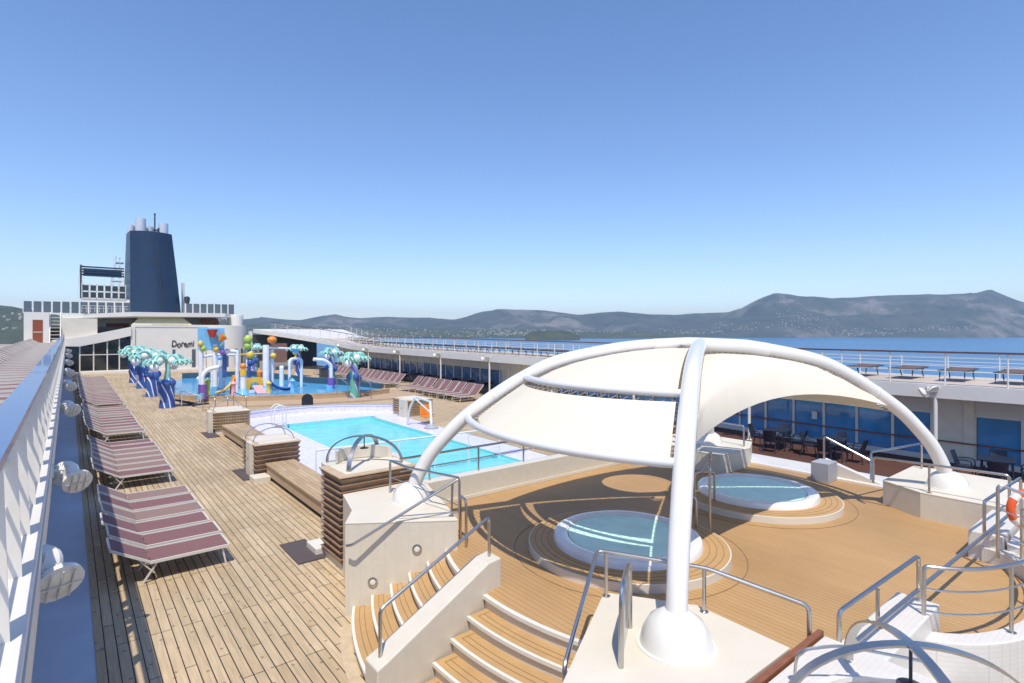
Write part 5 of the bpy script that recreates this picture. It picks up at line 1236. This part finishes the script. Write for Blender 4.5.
# ---------------------------------------------------------------- aft deckhouse
YW = 66.0
t = thing('aft_deckhouse', (8, 66, .4), 'white deckhouse with tinted glass front, curved roof edge and the word Doremi', 'deckhouse')
m_ = MB(); prf = [(-.6, 3.35), (2.0, 3.65), (4.8, 4.35), (4.85, 4.75), (2.2, 4.15), (-.6, 3.75)]; 
def ext(mb, pr, y0, y1):
    n = len(pr); mb.add([(x, y0, z) for x, z in pr] + [(x, y1, z) for x, z in pr], [tuple(range(n)), tuple(range(2 * n - 1, n - 1, -1))] + [((i + 1) % n, i, n + i, n + (i + 1) % n) for i in range(n)])
topf = [(-1.2, 3.15), (.86, 3.12), (2.6, 3.52), (4.85, 4.12)]; 
ext(m_, topf + [(4.85, 5.0), (3.0, 4.55), (1.2, 4.1), (-1.2, 3.75)], YW - .35, YW + .2); build('roof_fascia', m_, 'white_paint', t, smooth=0, bevel=.02)
m_ = MB(); m_.box(-2.2, 4.85, YW + .9, YW + 1.0, .4, 5); build('interior_shade_sheet', m_, 'dark_metal', t, smooth=0)  # dark sheet; the unlit room's shade is put into its colour
m_ = MB(); m_.box(-2.2, 4.85, YW, YW + .9, .45, .50); build('interior_floor', m_, 'trim_wood', t, smooth=0)
m_ = MB(); m_.box(.5, 11.4, YW - .25, YW + .15, .3, .72); build('white_kerb', m_, 'white_paint', t, smooth=0, bevel=.02)
xs = [.86, 1.9, 2.95, 3.9, 4.85]
m_ = MB()
for x in xs: m_.box(x - .05, x + .05, YW - .06, YW + .02, .72, 3.2 + max(0, (x - .86) * .25))
m_.box(.86, 4.85, YW - .055, YW + .015, 2.28, 2.36); m_.box(.86, 4.85, YW - .055, YW + .015, .72, .80); build('window_frame', m_, 'white_paint', t, smooth=0)
for i, (a, b_) in enumerate(zip([-.6] + xs, xs)):
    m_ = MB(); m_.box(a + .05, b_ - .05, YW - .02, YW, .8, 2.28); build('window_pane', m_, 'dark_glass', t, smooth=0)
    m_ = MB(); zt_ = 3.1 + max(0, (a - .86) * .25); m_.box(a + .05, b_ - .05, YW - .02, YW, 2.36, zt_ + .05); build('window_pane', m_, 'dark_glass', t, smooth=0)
m_ = MB(); m_.box(4.85, 11.4, YW - .05, YW + 6, .3, 5.2); build('front_wall', m_, 'white_paint', t, smooth=0)
m_ = MB(); m_.box(4.85, 5.15, YW - .2, YW - .051, .3, 5.0); build('corner_trim', m_, 'white_paint', t, smooth=0)
m_ = MB(); m_.lathe([(2.15, .3), (2.15, 5.22), (.001, 5.22)], (13.4, YW + 1.0, 0), 40); build('rounded_wall', m_, 'white_paint', t)
m_ = MB(); m_.box(4.85, 15.0, YW - .10, YW + .3, 5.0, 5.25); build('roof_edge', m_, 'white_gloss', t, smooth=0, bevel=.02)
for a, b_ in ((8.35, 8.62), (10.1, 10.45), (10.9, 11.15)):
    m_ = MB(); m_.box(a, b_, YW - .065, YW - .045, .8, 2.7); build('slot_window', m_, 'tint_panel', t, smooth=0)
for a in (-95, -70, -50): 
    a = R(a); m_ = MB(); c_ = Vector((13.4 + 2.16 * math.cos(a), YW + 1 + 2.16 * math.sin(a), 1.75)); m_.obox(c_, (.03, .3, 1.9), a); build('slot_window', m_, 'tint_panel', t, smooth=0)
cu = bpy.data.curves.new('wall_lettering', 'FONT'); cu.body = 'Doremi'; cu.size = .98; cu.extrude = .02; cu.offset = .012; cu.shear = .08
tx = bpy.data.objects.new('wall_lettering_curve', cu); col.objects.link(tx)
dep = bpy.context.evaluated_depsgraph_get(); dep.update(); me = bpy.data.meshes.new_from_object(tx.evaluated_get(dep)); bpy.data.objects.remove(tx)
me.materials.clear(); me.materials.append(MATS['ink'])
rl = random.Random(2)
xsz = max(v.co.x for v in me.vertices); k_ = 2.05 / xsz
for v in me.vertices:                       # hand-lettered wobble
    v.co = Vector((v.co.x * k_, v.co.y * .95 + .05 * math.sin(v.co.x * 5), v.co.z))
lt = bpy.data.objects.new('wall_lettering', me); col.objects.link(lt); lt.parent = t; lt.rotation_euler = (R(90), 0, 0); lt.location = Vector((8.25, YW - .08, 2.95)) - Vector((8, 66, .4))
# awning and upper structure
t = thing('roof_awning', (8, 66.5, 5.2), 'pale yellow slatted awning on the aft roof below the funnel', 'awning')
m_ = MB(); m_.add([(4.9, YW - .1, 5.26), (10.1, YW - .1, 5.26), (9.4, YW + .6, 5.98), (5.6, YW + .6, 5.98), (4.9, YW, 5.26), (5.6, YW + .9, 5.27), (9.4, YW + .9, 5.27)], [(0, 1, 2, 3), (0, 3, 5), (1, 6, 2), (3, 2, 6, 5)]); build('canvas', m_, 'awning', t, smooth=0)
m_ = MB()
for i in range(18): x = 6.6 + i * .18; m_.box(x, x + .05, YW - .16, YW - .11, 5.26, 5.42)
build('front_balusters', m_, 'chair_frame', t, smooth=0)
t = thing('aft_sun_deck', (6, 69, 5.9), 'white upper deck slab at the base of the funnel with glass windscreens', 'deckhouse')
m_ = MB(); m_.add([(-.6, YW + 1, 5.75), (5, YW - .3, 6.05), (13.2, YW - .3, 6.12), (14.4, YW + 1.5, 6.1), (14.4, 118, 6.1), (-.6, 118, 5.9), (-.6, YW + 1, 6.1), (5, YW - .3, 6.48), (13.2, YW - .3, 6.52), (14.4, YW + 1.5, 6.5), (14.4, 118, 6.5), (-.6, 118, 6.2)],
        [(5, 4, 3, 2, 1, 0), (6, 7, 8, 9, 10, 11)] + [(i, (i + 1) % 6, 6 + (i + 1) % 6, 6 + i) for i in range(6)]); build('deck_slab', m_, 'white_paint', t, smooth=0)
m_ = MB(); m_.box(-.6, 14.4, YW + 6, 118, 2, 5.8); build('hull_superstructure', m_, 'white_paint', t, smooth=0)
m_ = MB(); m_.box(1.5, 13.0, YW + 3, YW + 3.3, 3.9, 6.1); build('set_back_wall', m_, 'cream_top', t, smooth=0)
m_ = MB(); m_.box(3.0, 4.9, YW + 2.94, YW + 3, 4.3, 5.4); build('rust_panel', m_, 'rust_door', t, smooth=0)
for x in (11.3, 12.3, 13.1): m_ = MB(); m_.box(x, x + .7, YW + 1.9, YW + 2.0, 5.28, 5.95); build('roof_locker', m_, 'rust_door' if x < 13 else 'white_paint', t, smooth=0)
N = 26
for i in range(N):
    x = -3.2 + i * .68
    if 4.6 < x < 9.3: continue
    y_ = YW + 1.2; zt_ = 7.35 + .01 * i
    m_ = MB(); m_.box(x - .03, x + .03, y_ - .03, y_ + .03, 6.2, zt_); build('screen_post', m_, 'white_paint', t, smooth=0)
    m_ = MB(); m_.box(x + .05, x + .60, y_ - .01, y_ + .01, 6.3, zt_ - .02); build('screen_pane', m_, 'tint_panel', t, smooth=0)
m_ = MB(); m_.box(1.0, 4.6, YW + .3, YW + .33, 7.0, 7.04); m_.box(1.0, 4.6, YW + .3, YW + .33, 6.75, 6.78)
for i in range(11): m_.box(1.0 + i * .33, 1.03 + i * .33, YW + .3, YW + .33, 6.4, 7.04)
build('front_rail', m_, 'white_paint', t, smooth=0)
t = thing('left_stair_tower', (-2.2, 66, 3.3), 'white stair tower with a rust brown door aft on the left upper deck', 'stair tower')
m_ = MB(); m_.box(-3.1, -1.35, YW, YW + 4, 3.2, 6.3); build('tower_wall', m_, 'white_paint', t, smooth=0)
dr = MB(); dr.box(-2.5, -1.8, YW - .04, YW + .01, 3.35, 5.6); dd_ = build('door', dr, 'rust_door', t, smooth=0, bevel=.01)
m_ = MB(); m_.box(-2.46, -1.84, YW - .05, YW - .041, 4.45, 4.52); build('door_rail', m_, 'cream_top', dd_, smooth=0)
m_ = MB(); m_.box(-.55, 2.2, YW + .2, YW + 3, 3.75, 5.8); build('lobby_wall', m_, 'cream_top', t, smooth=0)
t = thing('aft_ladder_stair', (-.9, 65.8, 3.4), 'steep white open stair rising to the aft sun deck', 'stair')
for x in (-1.3, -.55):
    m_ = MB(); m_.beam((x, YW - 1.0, 3.4), (x, YW + 1.2, 6.3), .06, .2); build('stringer', m_, 'white_paint', t, smooth=0)
for k in range(9):
    m_ = MB(); u = (k + .5) / 9; m_.box(-1.28, -.57, YW - 1.0 + 2.2 * u - .12, YW - 1.0 + 2.2 * u + .12, 3.4 + 2.9 * u, 3.45 + 2.9 * u); build('tread', m_, 'cream_top', t, smooth=0)
# upper frame left of the funnel
t = thing('screened_platform', (3, 74, 6.5), 'white and grey louvred steel frame with tinted panels left of the funnel', 'platform')
m_ = MB(); m_.box(1.1, 5.2, 72.5, 80, 6.5, 8.0); build('base_house', m_, 'white_paint', t, smooth=0)
for i in range(6):
    for j in range(2):
        m_ = MB(); m_.box(1.2 + i * .62, 1.68 + i * .62, 72.40, 72.49, 8.1 + j * .72, 8.68 + j * .72); build('tinted_panel', m_, 'dark_glass', t, smooth=0)
m_ = MB()
for i in range(7): m_.box(1.08 + i * .62, 1.14 + i * .62, 72.42, 72.48, 8.0, 9.6)
m_.box(1.05, 4.9, 72.42, 72.5, 8.0, 8.08); m_.box(1.05, 4.9, 72.42, 72.5, 8.70, 8.78); m_.box(1.05, 4.9, 72.42, 72.5, 9.45, 9.5); build('panel_frame', m_, 'white_paint', t, smooth=0)
for x, w, mt in ((.95, .16, 'dark_metal'), (1.12, .12, 'white_paint'), (4.5, .12, 'white_paint'), (3.45, .06, 'white_paint')):
    m_ = MB(); m_.box(x, x + w, 72.5, 72.65, 8.0, 11.5 if x != 3.45 else 9.9); build('column', m_, mt, t, smooth=0)
m_ = MB()
for k in range(9): m_.box(1.1, 4.7, 72.55 + k * .25, 72.62 + k * .25, 10.35 + k * .1, 10.55 + k * .1)
for k in range(4): m_.box(1.1, 4.7, 72.5, 72.6, 10.4 + k * .28, 10.55 + k * .28)
build('louvre_roof', m_, 'navy', t, smooth=0)
tb_([(.6, 72.5, 6.5), (.95, 72.5, 11.4)], .03, 'white_paint', 'stay', t, 6)

# ---------------------------------------------------------------- funnel
t = thing('ship_funnel', (10.7, 103, 7), 'tall dark navy ship funnel with silver exhaust pipes on top', 'funnel')
def ring(cx0, w, wb, y0, y1, z, n=11):
    f_ = []
    for i in range(n):          # convex front
        u = -1 + 2 * i / (n - 1); f_.append((cx0 + u * w / 2, y0 + 1.3 * u * u, z))
    return f_ + [(cx0 + wb / 2, y0 + (y1 - y0) * .6, z), (cx0 + wb / 2 * .8, y1, z), (cx0 - wb / 2 * .8, y1, z), (cx0 - wb / 2, y0 + (y1 - y0) * .6, z)]
FA, FB_, FC = (10.5, 6.6), (10.2, 6.0), (9.87, 5.35)
m_ = MB(); sec = [ring(FA[0], FA[1], FA[1] + .9, 98, 110, 6.6), ring(FB_[0], FB_[1], FB_[1] + .7, 98.1, 109, 13.2), ring(FC[0], FC[1], FC[1] + .4, 98.4, 107, 19.7)]
n = len(sec[0]); vs = [p for s_ in sec for p in s_]; fs = [(i + k * n, (i + 1) % n + k * n, (i + 1) % n + (k + 1) * n, i + (k + 1) * n) for k in range(2) for i in range(n)] + [tuple(range(2 * n, 3 * n))]
m_.add(vs, fs); build('casing', m_, 'navy', t, smooth=28)
for x, y, h, r_ in ((7.55, 103, 21.0, .42), (8.2, 103.5, 21.4, .38), (8.65, 101.2, 21.9, .62), (9.9, 102.5, 21.0, .5), (11.6, 101.2, 21.5, .60), (10.9, 104.5, 20.7, .4)):
    m_ = MB(); r_ *= 1.15; m_.lathe([(r_, 0), (r_ * .97, h - 19), (r_ * .85, h - 19), (r_ * .85, h - 19.7), (.001, h - 19.7)], (x, y, 19.0), 20); build('exhaust_pipe', m_, 'grey_pipe', t)
tb_([(10.45, 101, 19.5), (10.45, 101, 22.9)], .10, 'dark_metal', 'antenna_mast', t, 8); m_ = MB(); m_.box(10.2, 11.1, 100.9, 101.1, 20.2, 20.45); m_.box(10.8, 11.2, 100.8, 101.1, 19.9, 20.7); m_.ball((10.45, 101, 22.8), .16, 8); build('mast_gear', m_, 'dark_metal', t)
tb_([(10.4, 98.55, 19.7), (10.8, 98.0, 13.0), (11.2, 97.9, 6.8)], .05, 'dark_metal', 'ladder_line', t, 6)
m_ = MB()
for z, x in ((8.5, 5.0), (9.8, 4.9), (11.0, 5.0), (12.2, 5.1), (13.8, 5.5), (15.0, 5.6)): m_.box(x, 6.6, 101.5, 104, z, z + .14); m_.box(x, x + .06, 101.5, 104, z + .14, z + 1.0); m_.box(x, 6.6, 101.5, 101.56, z + .7, z + .76)
build('side_platform', m_, 'grey_pipe', t, smooth=0)
m_ = MB()
for x in (5.2, 6.0): m_.box(x, x + .14, 101.6, 101.8, 6.5, 15.9)
build('side_ladder', m_, 'white_paint', t, smooth=0)
t = thing('aft_antenna_post', (16.5, 103, 6.5), 'grey equipment post just right of the funnel', 'post')
m_ = MB(); m_.box(14.1, 14.5, 101, 101.5, 6.4, 12.4); build('post_box', m_, 'grey_pipe', t, smooth=0); m_ = MB(); m_.lathe([(.3, 0), (.4, .5), (.4, 1), (.0001, 1.2)], (14.5, 99, 9.0), 12); build('lamp', m_, 'dark_metal', t); m_ = MB(); m_.box(14.1, 15.6, 98.2, 99.5, 6.4, 8.6); build('locker', m_, 'white_paint', t, smooth=0)
t = thing('white_roof_tank', (15.3, 66.5, 5.2), 'white tapered roof ventilator at the right end of the aft deckhouse', 'ventilator')
m_ = MB(); m_.lathe([(.75, 0), (.85, 1.1), (.80, 1.25), (.001, 1.3)], (14.6, YW + 1.6, 5.2), 20); build('ventilator_body', m_, 'white_paint', t)
# dark opening, kiosk and frame right of the rounded wall
t = thing('pool_bar', (18.5, 64, .4), 'shaded pool bar with dark openings behind the splash park', 'bar')
m_ = MB(); m_.box(15.6, 23.2, 66.0, 66.2, .3, 4.2); build('rear_wall', m_, 'dark_metal', t, smooth=0)  # near-black colour paints in the shade under the overhang
m_ = MB(); m_.box(15.45, 15.75, 64.9, 65.3, .3, 4.6); build('white_column', m_, 'white_paint', t, smooth=0); m_ = MB(); m_.box(16.6, 18.2, 60.8, 61.0, 1.3, 3.3); build('brown_panel', m_, 'kiosk_brown', t, smooth=0)
m_ = MB(); m_.box(16.0, 20, 62, 63, .4, 1.4); build('counter', m_, 'grey_coaming', t, smooth=0)
for k, (x, y, lb) in enumerate(((17.3, 47.5, 'dark square bin behind the splash pool on the right'),)):
    t = thing('bin', (x, y, sh(y)), lb, 'bin'); m_ = MB(); m_.box(x - .3, x + .3, y - .3, y + .3, sh(y), sh(y) + .95); build('bin_body', m_, 'dark_metal', t, smooth=0, bevel=.03); m_ = MB(); m_.box(x - .33, x + .33, y - .33, y + .33, sh(y) + .955, sh(y) + 1.05); build('bin_lid', m_, 'dark_chair', t, smooth=0, bevel=.03)

# ---------------------------------------------------------------- haze over the water
mb = MB(); mb.box(-13000, 13000, -13000, 13000, SEA - 60, 560)
m = bpy.data.materials.new('haze_air'); m.use_nodes = True; nt = m.node_tree; nt.nodes.remove(nt.nodes['Principled BSDF'])
pv = nt.nodes.new('ShaderNodeVolumePrincipled'); pv.inputs['Color'].default_value = (.55, .77, 1.0, 1); pv.inputs['Density'].default_value = 6.8e-5; pv.inputs['Anisotropy'].default_value = 0.0
nt.links.new(pv.outputs[0], nt.nodes['Material Output'].inputs['Volume']); MATS['haze_air'] = m
build('haze', mb, 'haze_air', kind='stuff', smooth=0, label='thin blue summer haze over the sea and far mountains', cat='haze')
